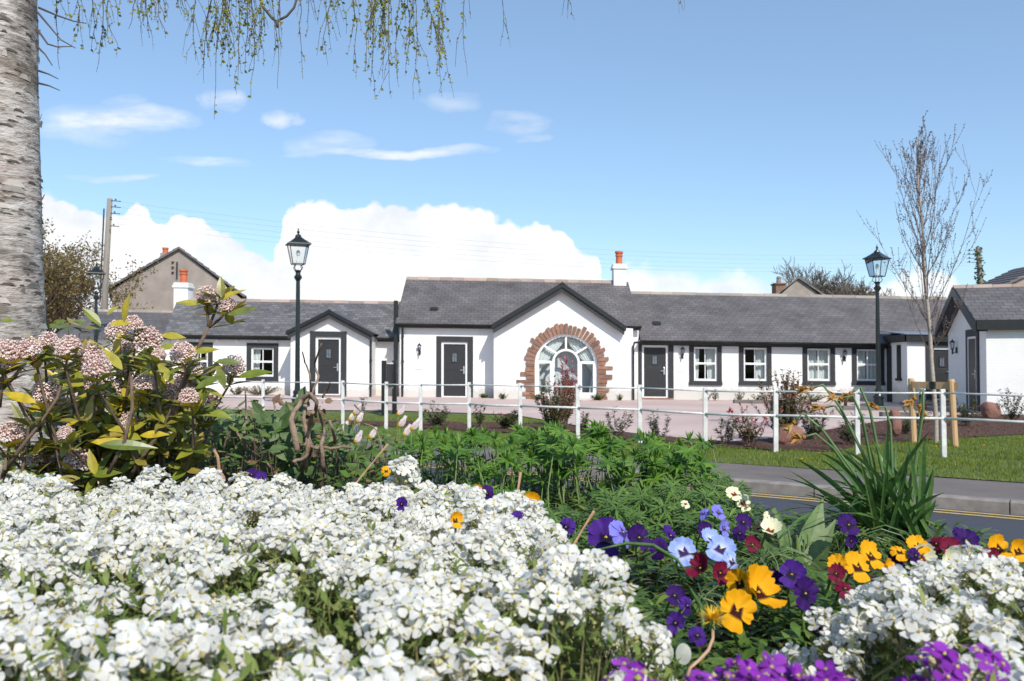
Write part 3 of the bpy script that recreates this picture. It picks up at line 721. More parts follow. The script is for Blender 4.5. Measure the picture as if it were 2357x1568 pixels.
# red sandstone blocks round the arch
m=MB(); r0=ar+.005; na=27
for i in range(na):
    a0=PI*i/na; a1=PI*(i+1)/na; ln=[.29,.36,.3,.4,.27,.33][i%6]+uni(-.03,.05); g_=.012
    if abs(i-na/2)<1: ln=.36
    yy=gd-.05-uni(0,.03); A=a0+g_; B=a1-g_
    pts=[(acx+math.cos(A)*r0,asz+math.sin(A)*r0),(acx+math.cos(A)*(r0+ln+uni(-.02,.02)),asz+math.sin(A)*(r0+ln)),(acx+math.cos((A+B)/2)*(r0+ln+.02),asz+math.sin((A+B)/2)*(r0+ln+.02)),(acx+math.cos(B)*(r0+ln),asz+math.sin(B)*(r0+ln+uni(-.02,.02))),(acx+math.cos(B)*r0,asz+math.sin(B)*r0)]
    m.prism(pts,yy,gd+.1)
for s in (-1,1):
    z=ab-.12; k=0
    Ls=[.3,.42,.3,.36,.64,.3,.5,.32] if s<0 else [.34,.3,.4,.3,.34,.52,.3,.54,.3]
    while z<asz-.03:
        h=min(uni(.11,.17),asz-z); ln=Ls[k%len(Ls)]; k+=1
        xa,xb=sorted((acx+s*r0,acx+s*(r0+ln)))
        m.bevbox(xa,xb,gd-.05-uni(0,.03),gd+.1,z+.006,z+h-.006,.012); z+=h
part('stone_surround',m,MT['sandstone'],MC,shear=True)
room(MC,gx0+.2,gx1-.2,gd+.2,gd+4.2,.1,2.5)

# ---- left cottage
d=31.9
LC=thing('cottage','white left cottage with weathered slate roof and a small porch gable over its door','cottage',(wx(650,31.9),31.9,0))
LX0=wx(392,d); LX1=X0-.01
ez2=bz(650,772,31.65); rd2=34.7; rz2=bz(640,692,rd2)
pd=30.6; px0,px1=wx(669,pd),wx(852,pd)
pax=wx(757.5,pd-.2); paz=bz(757.5,715,pd-.2); pl=(wx(658,pd-.2),bz(658,764,pd-.2)); pr=(wx(858,pd-.2),bz(858,768,pd-.2))
holes=[sashwindow(LC,wx(568,d),wx(641,d),bz(600,877,d),bz(600,790,d),d,(.35,0),pull=.06),
       sashwindow(LC,wx(431,d),wx(490,d),bz(460,877,d),bz(460,788,d),d,(.3,.3),pull=.05)]
ph=cottdoor(LC,wx(713.5,pd),wx(798,pd),bz(757,913,pd),bz(757,763,pd),pd,.2)
m=MB(); m.wallface([(LX0,-.3),(LX1,-.3),(LX1,ez2),(LX0,ez2)],holes,d)
s2=(rz2-ez2)/(rd2-31.65)
for X in (LX0,):
    m.add([(X,d,-.3),(X,2*rd2-d,-.3),(X,2*rd2-d,ez2),(X,rd2,rz2-.08),(X,d,ez2)],[(0,1,2,3,4)])
m.add([(LX0,2*rd2-d,-.3),(LX1,2*rd2-d,-.3),(LX1,2*rd2-d,ez2),(LX0,2*rd2-d,ez2)],[(0,1,2,3)])
tz=lambda x:(paz-.16-abs(x-pax)*((paz-pl[1])/(pax-pl[0])))
m.wallface([(px0,-.3),(px1,-.3),(px1,tz(px1)),(pax,paz-.16),(px0,tz(px0))],[ph],pd)
for X in (px0,px1): m.add([(X,pd,-.3),(X,d,-.3),(X,d,tz(X)),(X,pd,tz(X))],[(0,1,2,3)])
part('wall',m,MT['render'],LC,shear=True)
m=MB(); roofslab(m,LX0-.12,LX1-.0,31.62,ez2,rd2,rz2,X0r=wx(408,rd2)); roofslab(m,LX0-.12,LX1,2*rd2-31.62,ez2,rd2+.001,rz2,X0r=wx(408,rd2))
rf=part('roof',m,MT['slateL'],LC,shear=True)
m=MB(); ridgetiles(m,wx(430,rd2),LX1-.12,rd2,rz2,.16,.6); part('ridge',m,MT['ridge'],rf,shear=True)
m=MB()
for P in (pl,pr): m.add([(P[0],pd-.22,P[1]),(pax,pd-.22,paz),(pax,33.6,paz),(P[0],33.6,P[1]),(P[0],pd-.22,P[1]-.06),(pax,pd-.22,paz-.06)],[(0,1,2,3),(0,4,5,1)])
part('porch_roof',m,MT['slateY'],LC,shear=True)
barge(LC,(pl[0],pl[1]+.02),(pax,paz+.03),(pr[0],pr[1]+.02),pd-.24,h1=.13,h2=.16)
gutter(LC,LX0-.15,pl[0]+.05,31.6,ez2-.03); gutter(LC,pr[0]-.05,LX1-.02,31.6,ez2-.03)
x=LX0+.3
while x<LX1-.1:
    if not px0-.1<x<px1+.1:
        m=MB(); m.blob((x,d-.06,ez2-.2),.06,0,2,0,(1,1.2,1)); part('rafter_end',m,MT['white'],LC,shear=True,smooth=True)
    x+=.72
downpipe(LC,wx(854,31.0),31.9,-.02,pr[1]-.12,neck=1.3) if 0 else downpipe(LC,px1+.03,pd,-.0,pr[1]-.08,neck=.06)
chimney(LC,wx(405,rd2),wx(437,rd2),rd2-.3,rd2+.3,bz(420,720,rd2)-.5,bz(420,652,rd2),.16,.56)
room(LC,LX0+.4,px0-.2,d+.2,d+4,.1,2.2)
# ---- far left low wing
FL=thing('outbuilding','lower slate roofed wing at the far left end of the white cottages','outbuilding',(wx(260,32),32,0))
fz=bz(280,716,rd2); fe=bz(280,772,31.65)-.1
m=MB(); m.box(wx(130,31.9),LX0-.02,31.9,37.4,-.3,fe-.02); part('wall',m,MT['render'],FL,shear=True)
m=MB(); roofslab(m,wx(115,31.6),LX0-.13,31.62,fe,rd2,fz,X0r=wx(212,rd2),X1r=wx(403,rd2)); 
a=wx(115,31.6); b=wx(212,rd2); m.add([(a,31.62,fe),(b,rd2,fz),(a,2*rd2-31.62,fe)],[(0,1,2)]); m.add([(a,2*rd2-31.62,fe),(b,rd2,fz),(wx(403,rd2),rd2,fz),(LX0-.13,2*rd2-31.62,fe)],[(0,1,2,3)])
rf=part('roof',m,MT['slate'],FL,shear=True)
m=MB(); ridgetiles(m,wx(206,rd2),wx(403,rd2),rd2,fz,.14,.6); part('ridge',m,MT['ridgegrey'],rf,shear=True)

# ---- right cottage
d=31.0
RC=thing('cottage','long white right cottage with four black framed sash windows and a flat roofed end porch','cottage',(wx(1760,31),31,0))
RX0=X1+.01; RX1=14.9
ez3=bz(1600,783,30.7); rd3=34.2; rz3=bz(1600,676,rd3)
dd=cottdoor(RC,wx(1469,d),wx(1550,d),bz(1505,919,d),ez3-.14,d,.13,.19,top=False)
hs=[]
for i,(a,b,t,c,pu) in enumerate(((1586,1661,790,(.3,.42),.05),(1700.5,1775.5,790,(0,.4),.0),(1847,1921.5,792,(.49,.49),0),(1960.5,2034.5,793,(.49,.49),0))):
    hs.append(sashwindow(RC,wx(a,d),wx(b,d),bz((a+b)/2,887,d),ez3-.14,d,c,top=False,pull=pu))
m=MB(); m.wallface([(RX0,-.4),(RX1,-.4),(RX1,ez3),(RX0,ez3)],[dd]+hs,d)
m.add([(RX1+1,d,-.4),(RX1+1,2*rd3-d,-.4),(RX1+1,2*rd3-d,ez3),(RX1+1,rd3,rz3-.08),(RX1+1,d,ez3)],[(0,1,2,3,4)])
m.add([(RX0,2*rd3-d,-.3),(RX1+1,2*rd3-d,-.3),(RX1+1,2*rd3-d,ez3),(RX0,2*rd3-d,ez3)],[(0,1,2,3)])
part('wall',m,MT['brickR'] if 'brickR' in MT else MT['render'],RC,shear=True)
m=MB(); roofslab(m,RX0+.02,RX1+2.2,30.68,ez3,rd3,rz3); roofslab(m,RX0+.02,RX1+2.2,2*rd3-30.68,ez3,rd3+.001,rz3)
rf=part('roof',m,MT['slate'],RC,shear=True)
m=MB(); ridgetiles(m,RX0+.03,RX1+2.2,rd3,rz3,.13,.9); part('ridge',m,MT['ridgegrey'],rf,shear=True)
s3=(rz3-ez3)/(rd3-30.7)
for vx_,dv in ((1512,.55*1.2),(2062,.35)):
    m=MB(); vd=30.7+dv*1.6; vz=ez3+s3*(vd-30.7); vx=wx(vx_,vd)
    m.prismx([(vd-.1,vz-.02),(vd-.1,vz+.05),(vd+.12,vz+.12),(vd+.12,vz+.05)],vx-.14,vx+.14); part('roof_vent',m,MT['black'],rf,shear=True)
gutter(RC,RX0-.02,wx(2045,30.7),30.66,ez3-.03)
m=MB(); m.box(RX0+.0,wx(2042,31),30.93,30.965,ez3-.2,ez3-.06); part('fascia',m,MT['black'],RC,shear=True)
m=MB(); xx=wx(1458,30.1); m.tube([(wx(1475,30.6),30.6,ez3-.1),(xx+.08,30.4,ez3-.13),(xx,30.14,ez3-.25),(xx,30.14,.0)],.036,8); part('downpipe',m,MT['black'],RC,shear=True)
walllamp(RC,wx(1570,31),31,bz(1570,814,31)); plaque(RC,wx(1567.5,31),31,bz(1567,846,31))
walllamp(RC,wx(1942,31),31,bz(1942,820,31))
room(RC,RX0+1.5,wx(2040,31),31.25,34,-.1,1.9)
# end porch
pf=28.9; PX0=wx(2088,pf); PX1=wx(2200,pf)+.05; PXb=wx(2043,31)
ptop=bz(2120,787,pf)
m=MB()
ph=cottdoor(RC,wx(2130,pf),PX1-.0,bz(2160,924,pf),ptop+.02,pf,.2,.1,label='black end porch door in shade',glaz=True)
m.wallface([(PX0,-.5),(PX1,-.5),(PX1,ptop),(PX0,ptop)],[ph],pf)
def sidept(t,off=0): return (PX0+(PXb-PX0)*t+off,pf+(31-pf)*t)
def sidebox(m,t0,t1,z0,z1,out,back=.001,mi=0):
    (xa,ya),(xb,yb)=sidept(t0),sidept(t1)
    m.add([(xa-out,ya,z0),(xb-out,yb,z0),(xb-back,yb,z0),(xa-back,ya,z0),(xa-out,ya,z1),(xb-out,yb,z1),(xb-back,yb,z1),(xa-back,ya,z1)],
       [(0,1,2,3),(4,7,6,5),(0,4,5,1),(1,5,6,2),(2,6,7,3),(3,7,4,0)],mi)
(xa,ya),(xb,yb)=sidept(0),sidept(1)
m.add([(xa,ya,-.5),(xb,yb,-.5),(xb,yb,ptop),(xa,ya,ptop)],[(0,1,2,3)])
part('porch_wall',m,MT['render'],RC,shear=True)
m=MB(); sidebox(m,.78,.98,-.1,ptop-.1,.05); part('side_door',m,MT['surround'],RC,shear=True)
m=MB(); sidebox(m,.3,.48,.92,ptop-.1,.03); sidebox(m,.26,.52,.84,.92,.07); part('slot_window',m,MT['black'],RC,shear=True)
m=MB(); m.box(PX0-.14,PX1+.6,pf-.16,pf-.12,ptop+.0,ptop+.24)
m.add([(PX0-.14,pf-.16,ptop),(PX0-.10,pf-.16,ptop),(PXb-.1,31,ptop),(PXb-.14,31,ptop),(PX0-.14,pf-.16,ptop+.24),(PX0-.10,pf-.16,ptop+.24),(PXb-.1,31,ptop+.24),(PXb-.14,31,ptop+.24)],[(0,4,7,3),(0,1,5,4),(4,5,6,7),(0,3,2,1),(1,2,6,5)])
part('fascia',m,MT['black'],RC,shear=True)
m=MB(); m.add([(PX0-.17,pf-.2,ptop+.245),(PX1+.6,pf-.2,ptop+.245),(PX1+.6,31.2,ptop+.42),(PXb-.17,31.2,ptop+.42),(PX0-.17,pf-.2,ptop+.27),(PX1+.6,pf-.2,ptop+.27),(PX1+.6,31.2,ptop+.45),(PXb-.17,31.2,ptop+.45)],[(0,1,2,3),(4,7,6,5),(0,4,5,1),(0,3,7,4)])
part('porch_roof',m,MT['lead'],RC,shear=True)
m=MB(); m.bevbox(PX0-.3,PX1+.2,pf-.9,pf-.01,-.3,bz(2150,927,pf-.5)+.0,.02); part('porch_step',m,MT['kerb'],RC,shear=True)

# ---- right gable building, turned a little
ang=math.atan2(-.27,.963)
RB=thing('cottage','white painted brick cottage at right edge with its shaded gable and black door','cottage',(12.28,22.5,0),ang)
ge=wz(731,22.4)-.0; gzt=wz(661,24.9); Lg=4.6; g0=-.45
m=MB()
# gable wall (local x=0), door opening plain
m.add([(0,0,g0),(0,Lg,g0),(0,Lg,ge-.05),(0,Lg/2,gzt-.1),(0,0,ge-.05)],[(0,1,2,3,4)])
m.add([(0,0,g0),(4,0,g0),(4,0,ge-.02),(0,0,ge-.02)],[(0,1,2,3)])
m.add([(4,0,g0),(4,Lg,g0),(4,Lg,ge-.02),(4,Lg/2,gzt-.1),(4,0,ge-.02)],[(0,1,2,3,4)])
m.add([(4,Lg,g0),(0,Lg,g0),(0,Lg,ge-.02),(4,Lg,ge-.02)],[(0,1,2,3)])
part('wall',m,MT['brick'],RB,local=True)
m=MB(); sr=(gzt-ge)/(Lg/2)
roofslab(m,-.28,4.2,-.15,ge-.15*sr+.0,Lg/2,gzt); roofslab(m,-.28,4.2,Lg+.15,ge-.15*sr,Lg/2+.001,gzt)
rf=part('roof',m,MT['slate'],RB,local=True)
m=MB(); ridgetiles(m,-.3,4.2,Lg/2,gzt,.12,.5); part('ridge',m,MT['ridge'],rf,local=True)
m=MB()
for ya,yb in ((-.2,Lg/2),(Lg+.2,Lg/2)):
    za=ge-.2*sr
    m.add([(-.34,ya,za-.02),(-.34,yb,gzt-.01),(-.34,yb,gzt-.26),(-.34,ya,za-.28),(-.28,ya,za-.02),(-.28,yb,gzt-.01),(-.28,yb,gzt-.26),(-.28,ya,za-.28)],[(0,1,2,3),(4,7,6,5),(0,4,5,1),(3,2,6,7),(0,3,7,4)])
    m.add([(-.28,ya,za-.25),(-.28,yb,gzt-.23),(-.0,yb,gzt-.23),(-.0,ya,za-.25),(-.28,ya,za-.27),(-.28,yb,gzt-.25),(0,yb,gzt-.25),(0,ya,za-.27)],[(0,3,2,1),(4,5,6,7),(0,1,5,4)])
part('bargeboard',m,MT['black'],RB,local=True)
m=MB(); m.box(-.26,4.2,-.2,-.14,ge-.32,ge-.06); m.box(-.26,4.2,-.14,-.001,ge-.32,ge-.30); part('gutter',m,MT['black'],RB,local=True)
m=MB(); z0=.0; z1=ge-.25
m.box(-.04,-.001,.7,.92,z0,z1); m.box(-.04,-.001,1.9,2.12,z0,z1); m.box(-.04,-.001,.92,1.9,z1-.2,z1)
o=part('door',(lambda q:(q.box(-.02,-.001,.98,1.84,z0,z1-.26),q)[1])(MB()),MT['door'],RB,local=True,label='black door in the shaded gable')
part('surround',m,MT['surround'],o,local=True)
m=MB(); m.box(-.035,-.002,.92,.98,z0,z1-.2); m.box(-.035,-.002,1.84,1.9,z0,z1-.2); m.box(-.035,-.002,.98,1.84,z1-.26,z1-.2); part('door_frame',m,MT['white'],o,local=True)
m=MB(); m.tube([(-.03,1.08,1.0),(-.08,1.08,1.0),(-.08,1.2,1.0)],.012,8); m.box(-.04,-.02,1.05,1.1,.88,1.12); part('handle',m,MT['steel'],o,local=True)
walllamp(RB,0,3.35,1.75,sh=False,local=True,dirx=-1,diry=0)
m=MB(); m.bevbox(-1.1,-.01,.3,3.6,-.4,-.03,.02); part('step',m,MT['kerb'],RB,local=True)

# ---- houses behind
def house_gable(name,label,pts,d,depth,wallm,roofm,floor=-.3,away=True):
    """pts: photo positions of left eave, apex, right eave of the gable that faces us"""
    T=thing(name,label,'house',(wx(pts[1][0],d),d,0))
    a,b,c=[(wx(x,d),wz(y,d)) for x,y in pts]
    m=MB(); m.add([(a[0]+.25,d,floor),(c[0]-.25,d,floor),(c[0]-.25,d,c[1]-.1),(b[0],d,b[1]-.12),(a[0]+.25,d,a[1]-.1),
        (a[0]+.25,d+depth,floor),(c[0]-.25,d+depth,floor),(c[0]-.25,d+depth,c[1]-.1),(b[0],d+depth,b[1]-.12),(a[0]+.25,d+depth,a[1]-.1)],[(0,1,2,3,4),(5,9,8,7,6),(0,4,9,5),(1,6,7,2)])
    kx=(b[0]/d*1.15 if away else 0)
    def back(m): m.v=[(x+kx*(y-d),y,z) for x,y,z in m.v]
    back(m); part('wall',m,wallm,T)
    m=MB()
    for P in (a,c):
        n=max(3,int(abs(P[0]-b[0])/.35))
        for i in range(n):
            t0,t1=i/n,(i+1)/n; x0_,z0_=P[0]+(b[0]-P[0])*t0,P[1]+(b[1]-P[1])*t0; x1_,z1_=P[0]+(b[0]-P[0])*t1,P[1]+(b[1]-P[1])*t1
            m.prism([(x0_,z0_+.05),(x1_,z1_),(x1_,z1_-.12),(x0_,z0_-.12)],d-.2,d+depth+.2)
    back(m); r=part('roof',m,roofm,T)
    return T,r,a,b,c
T,r,a,b,c=house_gable('house','tall grey roughcast house gable rising behind the left cottage',((246,662),(409,568),(566,684)),50,9,MT['roughcast'],MT['slateY'])
m=MB(); m.bevbox(wx(371,51),wx(386,51),50.7,51.3,6.3,wz(583,51),.02); m.lathe([(.17,0),(.15,.25),(.18,.27),(.18,.36)],(wx(378.5,51),51,wz(584,51)),12,1); part('chimney',m,[MT['roughcast'],MT['terracotta']],r)
m=MB(); x_=wx(397,50)
for k in range(3): m.box(x_-.07,x_+.05,49.88,49.98,wz(628,50)+.3*k,wz(628,50)+.3*k+.06)
m.tube([(x_+.25,49.9,wz(640,50)),(x_+.25,49.9,wz(603,50))],.05,6); part('cable_bracket',m,MT['surround'],T)
m=MB(); m.tube([(wx(564,50),49.8,wz(684,50)),(wx(566,50),49.8,wz(690,50))],.12,6); part('gutter',m,MT['black'],T)
T,r,a,b,c=house_gable('house','brown stone house gable peeping over the right cottage ridge beside the bare tree',((1776,686),(1840,637),(1902,680)),60,9,MT['roughcast'],MT['slateY'])
m=MB(); m.bevbox(wx(1783,62),wx(1806,62),61.6,62.6,5.2,wz(652,62),.03); m.bevbox(wx(1781,62),wx(1808,62),61.5,62.7,wz(656,62),wz(652,62),.03)
m.lathe([(.2,0),(.16,.35),(.2,.38),(.12,.5)],(wx(1794,62),62,wz(652,62)),10,1); part('chimney',m,[MT['sandstone'],MT['ridgegrey']],r)
T,r,a,b,c=house_gable('house','dark slate roofed house behind the right edge cottage',((2306,657),(2420,603),(2560,657)),45,3,MT['roughcast'],MT['slateY'],away=False)
# ---------------------------------------------------------------- white estate fence
FP=[(-7.6,20.6),(-5.6,19.6),(wx(790,18.1),18.1),(-2.45,16.95),(-1.74,16.6),(-.79,16.1),(wx(1198,15.35),15.35),(wx(1330,14.7),14.7),(wx(1473,14.1),14.1),(wx(1622,13.3),13.3),(wx(1784,12.7),12.7),(wx(1972,12.35),12.35),(wx(2170,12.0),12.0),(7.2,10.9),(8.1,9.7)]
TOPZ={2:876,3:879,4:880,5:880,6:882,7:884,8:886,9:892,10:893,11:896,12:896}
fn=thing('fence','low white post and rail fence along the far grass verge','fence',(0,15.4,0))
tops=[]
for i,(x,y) in enumerate(FP):
    if i<2: tops.append(.93); continue
    tops.append(wz(TOPZ[i],y) if i in TOPZ else .94)
for i,(x,y) in enumerate(FP):
    if i<2 and x<-7: pass
    m=MB(); w=.034; dx=uni(-.012,.012)
    m.bevbox(x-w,x+w,y-.02,y+.02,-.35,tops[i],.006); m.v=[(a+dx*(c),b,c) for a,b,c in m.v]
    part('post',m,MT['whitemetal'],fn)
for r,(off,rad) in enumerate(((-.05,.013),(-.40,.019))):
    for i in range(len(FP)-1):
        p,q=FP[i],FP[i+1]; a,b=tops[i]+off,tops[i+1]+off
        m=MB(); m.tube([(p[0],p[1]-.02,a),((p[0]+q[0])/2,(p[1]+q[1])/2-.02,(a+b)/2-uni(-.004,.012)),(q[0],q[1]-.02,b)],rad,8)
        part('rail',m,MT['whitemetal'],fn,smooth=True)

# ---------------------------------------------------------------- Victorian street lamps
def street_lamp(label,loc,rz):
    T=thing('street_lamp',label,'street lamp',loc,rz,'black Victorian street lamps'); lo=dict(local=True)
    m=MB()
    m.lathe([(.17,-.2),(.17,.06),(.15,.1),(.14,.32),(.155,.35),(.16,.38),(.13,.42),(.1,.5),(.115,.53),(.115,.57),(.075,.62),(.066,.9),(.06,2.2),(.052,3.48),(.06,3.5),(.075,3.52),(.1,3.56),(.105,3.6),(.07,3.64),(.06,3.7),(.075,3.72),(.085,3.745),(.06,3.77),(.02,3.78)],n=20)
    part('post',m,MT['lampblack'],T,smooth=False,local=True)
    m=MB()
    for i in range(4):
        a=i*PI/2+PI/4; pts=[(math.cos(a)*r,math.sin(a)*r,z) for r,z in ((.04,3.74),(.12,3.78),(.15,3.84),(.11,3.88),(.14,3.93))]
        m.tube(pts,.011,6)
    part('cradle',m,MT['lampblack'],T,local=True)
    s2=math.sqrt(2)
    m=MB(); zb,zt=3.93,4.44; rb,rt=.165,.255
    for i in range(4):
        a=i*PI/2+PI/4; b=a+PI/2
        P=lambda r,z,t: (math.cos(t)*r*1.0,math.sin(t)*r,z)
        m.tube([P(rb*s2*.95,zb,a),P(rt*s2*.98,zt,a)],.014,4)
        m.tube([P(rb*s2*.95,zb,a),P(rb*s2*.95,zb,b)],.016,4); m.tube([P(rt*s2*.98,zt,a),P(rt*s2*.98,zt,b)],.016,4)
    # roof: flared pyramid, vent and finial
    q=[(.305,zt),(.3,zt+.025),(.24,zt+.06),(.15,zt+.13),(.085,zt+.19),(.085,zt+.21),(.06,zt+.235),(.03,zt+.25)]
    m.lathe([(r*s2,z) for r,z in q[:5]]+[(.1,zt+.19),(.1,zt+.22)],n=4,rot=PI/4)
    m.lathe([(.09,zt+.2),(.075,zt+.25),(.03,zt+.28),(.018,zt+.3),(.035,zt+.32),(.04,zt+.34),(.025,zt+.365),(.012,zt+.38),(.018,zt+.4),(.003,zt+.45)],n=12)
    o=part('lantern',m,MT['lampblack'],T,local=True)
    m=MB()
    for i in range(4):
        a=i*PI/2+PI/4; b=a+PI/2
        m.add([P(rb*s2*.94,zb,a),P(rb*s2*.94,zb,b),P(rt*s2*.97,zt,b),P(rt*s2*.97,zt,a)],[(0,1,2,3)])
    part('glass',m,MT['lampglass'],o,local=True)
    m=MB(); m.lathe([(.05,3.95),(.05,4.02),(.02,4.03),(.02,4.3)],n=10); m.blob((0,0,4.22),.055,0,2,0,(1,1,1.5)); part('lamp_mantle',m,MT['white'],o,local=True)
    return T
street_lamp('tall black street lamp beside the porch of the left cottage',(wx(685,22.9),22.9,-.02),R(22))
street_lamp('tall black street lamp in front of the right cottage near the young birch',(wx(2021,25.6),25.6,-.08),R(42))
street_lamp('farthest black street lamp at the far left beside the wooden pole',(wx(220,31),31,.1),R(25)).scale=(1,1,.985)

# ---------------------------------------------------------------- notice board, bollard lights, timber tree guard, boulders
T=thing('sign_board','blank black notice board on two black posts by the left of the middle cottage','sign board',(wx(896,21.2),21.2,0))
a=V(wx(884,21.0),21.0,0); b=V(wx(908.5,21.7),21.7,0)
for p in (a,b):
    m=MB(); m.bevbox(p.x-.055,p.x+.055,p.y-.055,p.y+.055,-.3,wz(830,21.2),.01); part('post',m,MT['black'],T)
m=MB(); e=(b-a).normalized(); n=V(e.y,-e.x,0)*.02
z0,z1=wz(891,21.3),wz(838,21.3)
vs=[]
for q in (a+e*.06,b-e*.06):
    for s in (-1,1):
        for z in (z0,z1): vs.append((q.x+n.x*s,q.y+n.y*s,z))
m.add(vs,[(0,1,3,2),(4,6,7,5),(0,4,5,1),(2,3,7,6),(1,5,7,3),(0,2,6,4)]); part('board',m,MT['black'],T)
m=MB(); 
for z in (z0-.03,z1): m.box(b.x-.16,b.x-.02,b.y-.16,b.y-.05,z,z+.03)
m.box(b.x-.075,b.x-.055,b.y-.10,b.y-.08,z0,z1); part('bracket',m,MT['whitemetal'],T)
for px_,d_,lb in ((1930,27.5,'small black domed garden light, the left one of the pair below the right cottage windows'),(1945,26.5,'small black domed garden light, the right one of the pair near the fourth window')):
    T=thing('garden_light',lb,'garden light',(wx(px_,d_),d_,-.08),0,'domed garden lights')
    m=MB(); m.lathe([(.05,-.1),(.05,.3),(.035,.31)],n=10); part('post',m,MT['black'],T,local=True)
    m=MB(); m.lathe([(.13,.36),(.13,.39),(.1,.45),(.05,.49),(.01,.5)],n=12); part('cap',m,MT['black'],T,local=True)
    m=MB(); m.lathe([(.08,.3),(.09,.37)],n=10); part('lens',m,MT['white'],T,local=True)
T=thing('tree_guard','pale timber stakes and crossbar holding up the young birch','tree stakes',(wx(2147,13.8),13.8,0))
s1=V(wx(2101,14.1),14.1,0); s2_=V(wx(2191,13.5),13.5,0)
for p,t in ((s1,871),(s2_,873)):
    m=MB(); tz_=wz(t,p.y); m.lathe([(.052,-.3),(.05,tz_-.03),(.042,tz_)],(p.x,p.y,0),10); m.v=[(x-.03*z,y,z) if p is s1 else (x-.045*z+.03,y,z) for x,y,z in m.v]; part('stake',m,MT['stake'],T,smooth=False)
m=MB(); zc=wz(887,13.8)
e=(s2_-s1).normalized()
m.add([(p.x+o_,p.y-.055-dy,z) for p,o_ in ((s1,-.06),(s2_,.04)) for dy in (0,.045) for z in (zc-.055,zc+.055)],[(0,1,3,2),(4,6,7,5),(0,4,5,1),(2,3,7,6),(1,5,7,3),(0,2,6,4)])
part('crossbar',m,MT['stake'],T)
m=MB(); m.lathe([(.075,zc-.06),(.075,zc+.06)],(wx(2143,13.85),13.76,0),12); part('rubber_tie',m,MT['black'],T)
def boulder(label,px_,py_,d_,rx,rz,ry=.16):
    m=MB(); bm=bmesh.new(); bmesh.ops.create_icosphere(bm,subdivisions=4,radius=1)
    c=V(wx(px_,d_),d_,wz(py_,d_)); sd_=uni(0,50)
    for v in bm.verts:
        k=1+.22*noise.noise(v.co*1.3+V(sd_,0,0))+.06*noise.noise(v.co*4+V(sd_,0,0))
        q=v.co*k; q=V(*(math.copysign(abs(t)**.75,t) for t in q)); v.co=V(c.x+q.x*rx,c.y+q.y*ry,c.z+q.z*rz)
    m.frombm(bm); return solo('boulder',m,MT['boulder'],loc=(c.x,c.y,c.z-rz),smooth=True,label=label,cat='boulder',group='red sandstone boulders')
boulder('rounded red sandstone boulder at the foot of the right edge cottage',2278,945,20.5,.2,.2)
boulder('upright red sandstone slab left of the tree stakes',2057,972,15.2,.1,.22,.13)
boulder('squat red sandstone boulder half hidden behind the bronze leaved shrub by the daffodils',1815,1003,13.8,.22,.17)
# sleepers edging the beds by the right cottage
for i,(xa,ya,xb,yb,d_,lb) in enumerate(((1940,945,2110,950,24.5,'long grey timber sleeper edging the bed behind the second to last fence post'),(2030,965,2105,968,20.5,'short grey timber sleeper beside the upright sandstone slab'),(1690,924,1860,929,28.5,'grey timber edging under the windows of the right cottage'))):
    m=MB(); a=V(wx(xa,d_),d_,0); b=V(wx(xb,d_),d_-.3,0); h=.16
    m.add([(p.x,p.y+dy,gz(p.x,p.y)+z) for p in (a,b) for dy in (0,.2) for z in (-.1,h)],[(0,1,3,2),(4,6,7,5),(0,4,5,1),(2,3,7,6),(1,5,7,3),(0,2,6,4)])
    solo('timber_sleeper',m,MT['sleeper'],loc=(a.x,a.y,0),label=lb,cat='sleeper',group='grey timber sleepers')

# ---------------------------------------------------------------- poles and wires
T=thing('utility_pole','tall weathered wooden pole rising left of the roughcast gable','utility pole',(wx(238,40),40,0))
m=MB(); pt=V(wx(249,40),40,wz(456,40)); m.tube([(wx(236,40),40,-.3),(wx(241,40),40,wz(640,40)),pt],[.17,.14,.115],12); part('pole',m,MT['pole'],T,smooth=True)
for k,yy_ in enumerate((463,477,492,505,521,534)):
    m=MB(); z=wz(yy_,40); x0=wx(249-(yy_-456)*.07,40)
    m.tube([(x0,39.95,z+.05),(x0+(.55 if k in(0,1,2,4) else .2),39.95,z)],.018,5)
    m.lathe([(.02,-.02),(.045,0),(.03,.05),(.045,.07),(.01,.11)],(x0+(.3 if k in(0,1,2,4) else .15),39.95,z+.02),8); part('insulator',m,MT['black'],T)
m=MB(); m.tube([(wx(246,40)-.16,39.9,wz(480,40)),(wx(240,40)-.17,39.9,wz(690,40))],.035,6); part('conduit',m,MT['surround'],T)
T=thing('utility_pole','ivy covered pole standing behind the right edge cottage','utility pole',(wx(2266,60),60,0))
m=MB(); pr_=V(wx(2254,60),60,wz(568,60)); m.tube([(wx(2272,60),60,-.5),pr_],[.2,.14],10); part('pole',m,MT['pole'],T)
for k in range(4):
    m=MB(); z=wz(577+k*9,60); m.tube([(pr_.x,60,z),(pr_.x-.75,60,z+.03)],.02,5); m.lathe([(.05,0),(.05,.12)],(pr_.x-.6,60,z),6); part('insulator',m,MT['black'],T)
m=MB()
for i in range(900):
    t=uni(0,1)**.8; z=wz(570,60)-t*5.5; x=pr_.x+.25+(t-.4)*.5*.7; a=uni(0,6.28); r=uni(.1,.38)*(.6+.5*noise.noise(V(t*9,a,0)))
    m.leaf((x-.1+math.cos(a)*r,60+math.sin(a)*r,z),(uni(-1,1),uni(-1,1),uni(-.5,.5)),(0,-1,.5),.18,.15,seg=2,cheap=True)
part('ivy',m,MT['ivy'],T)
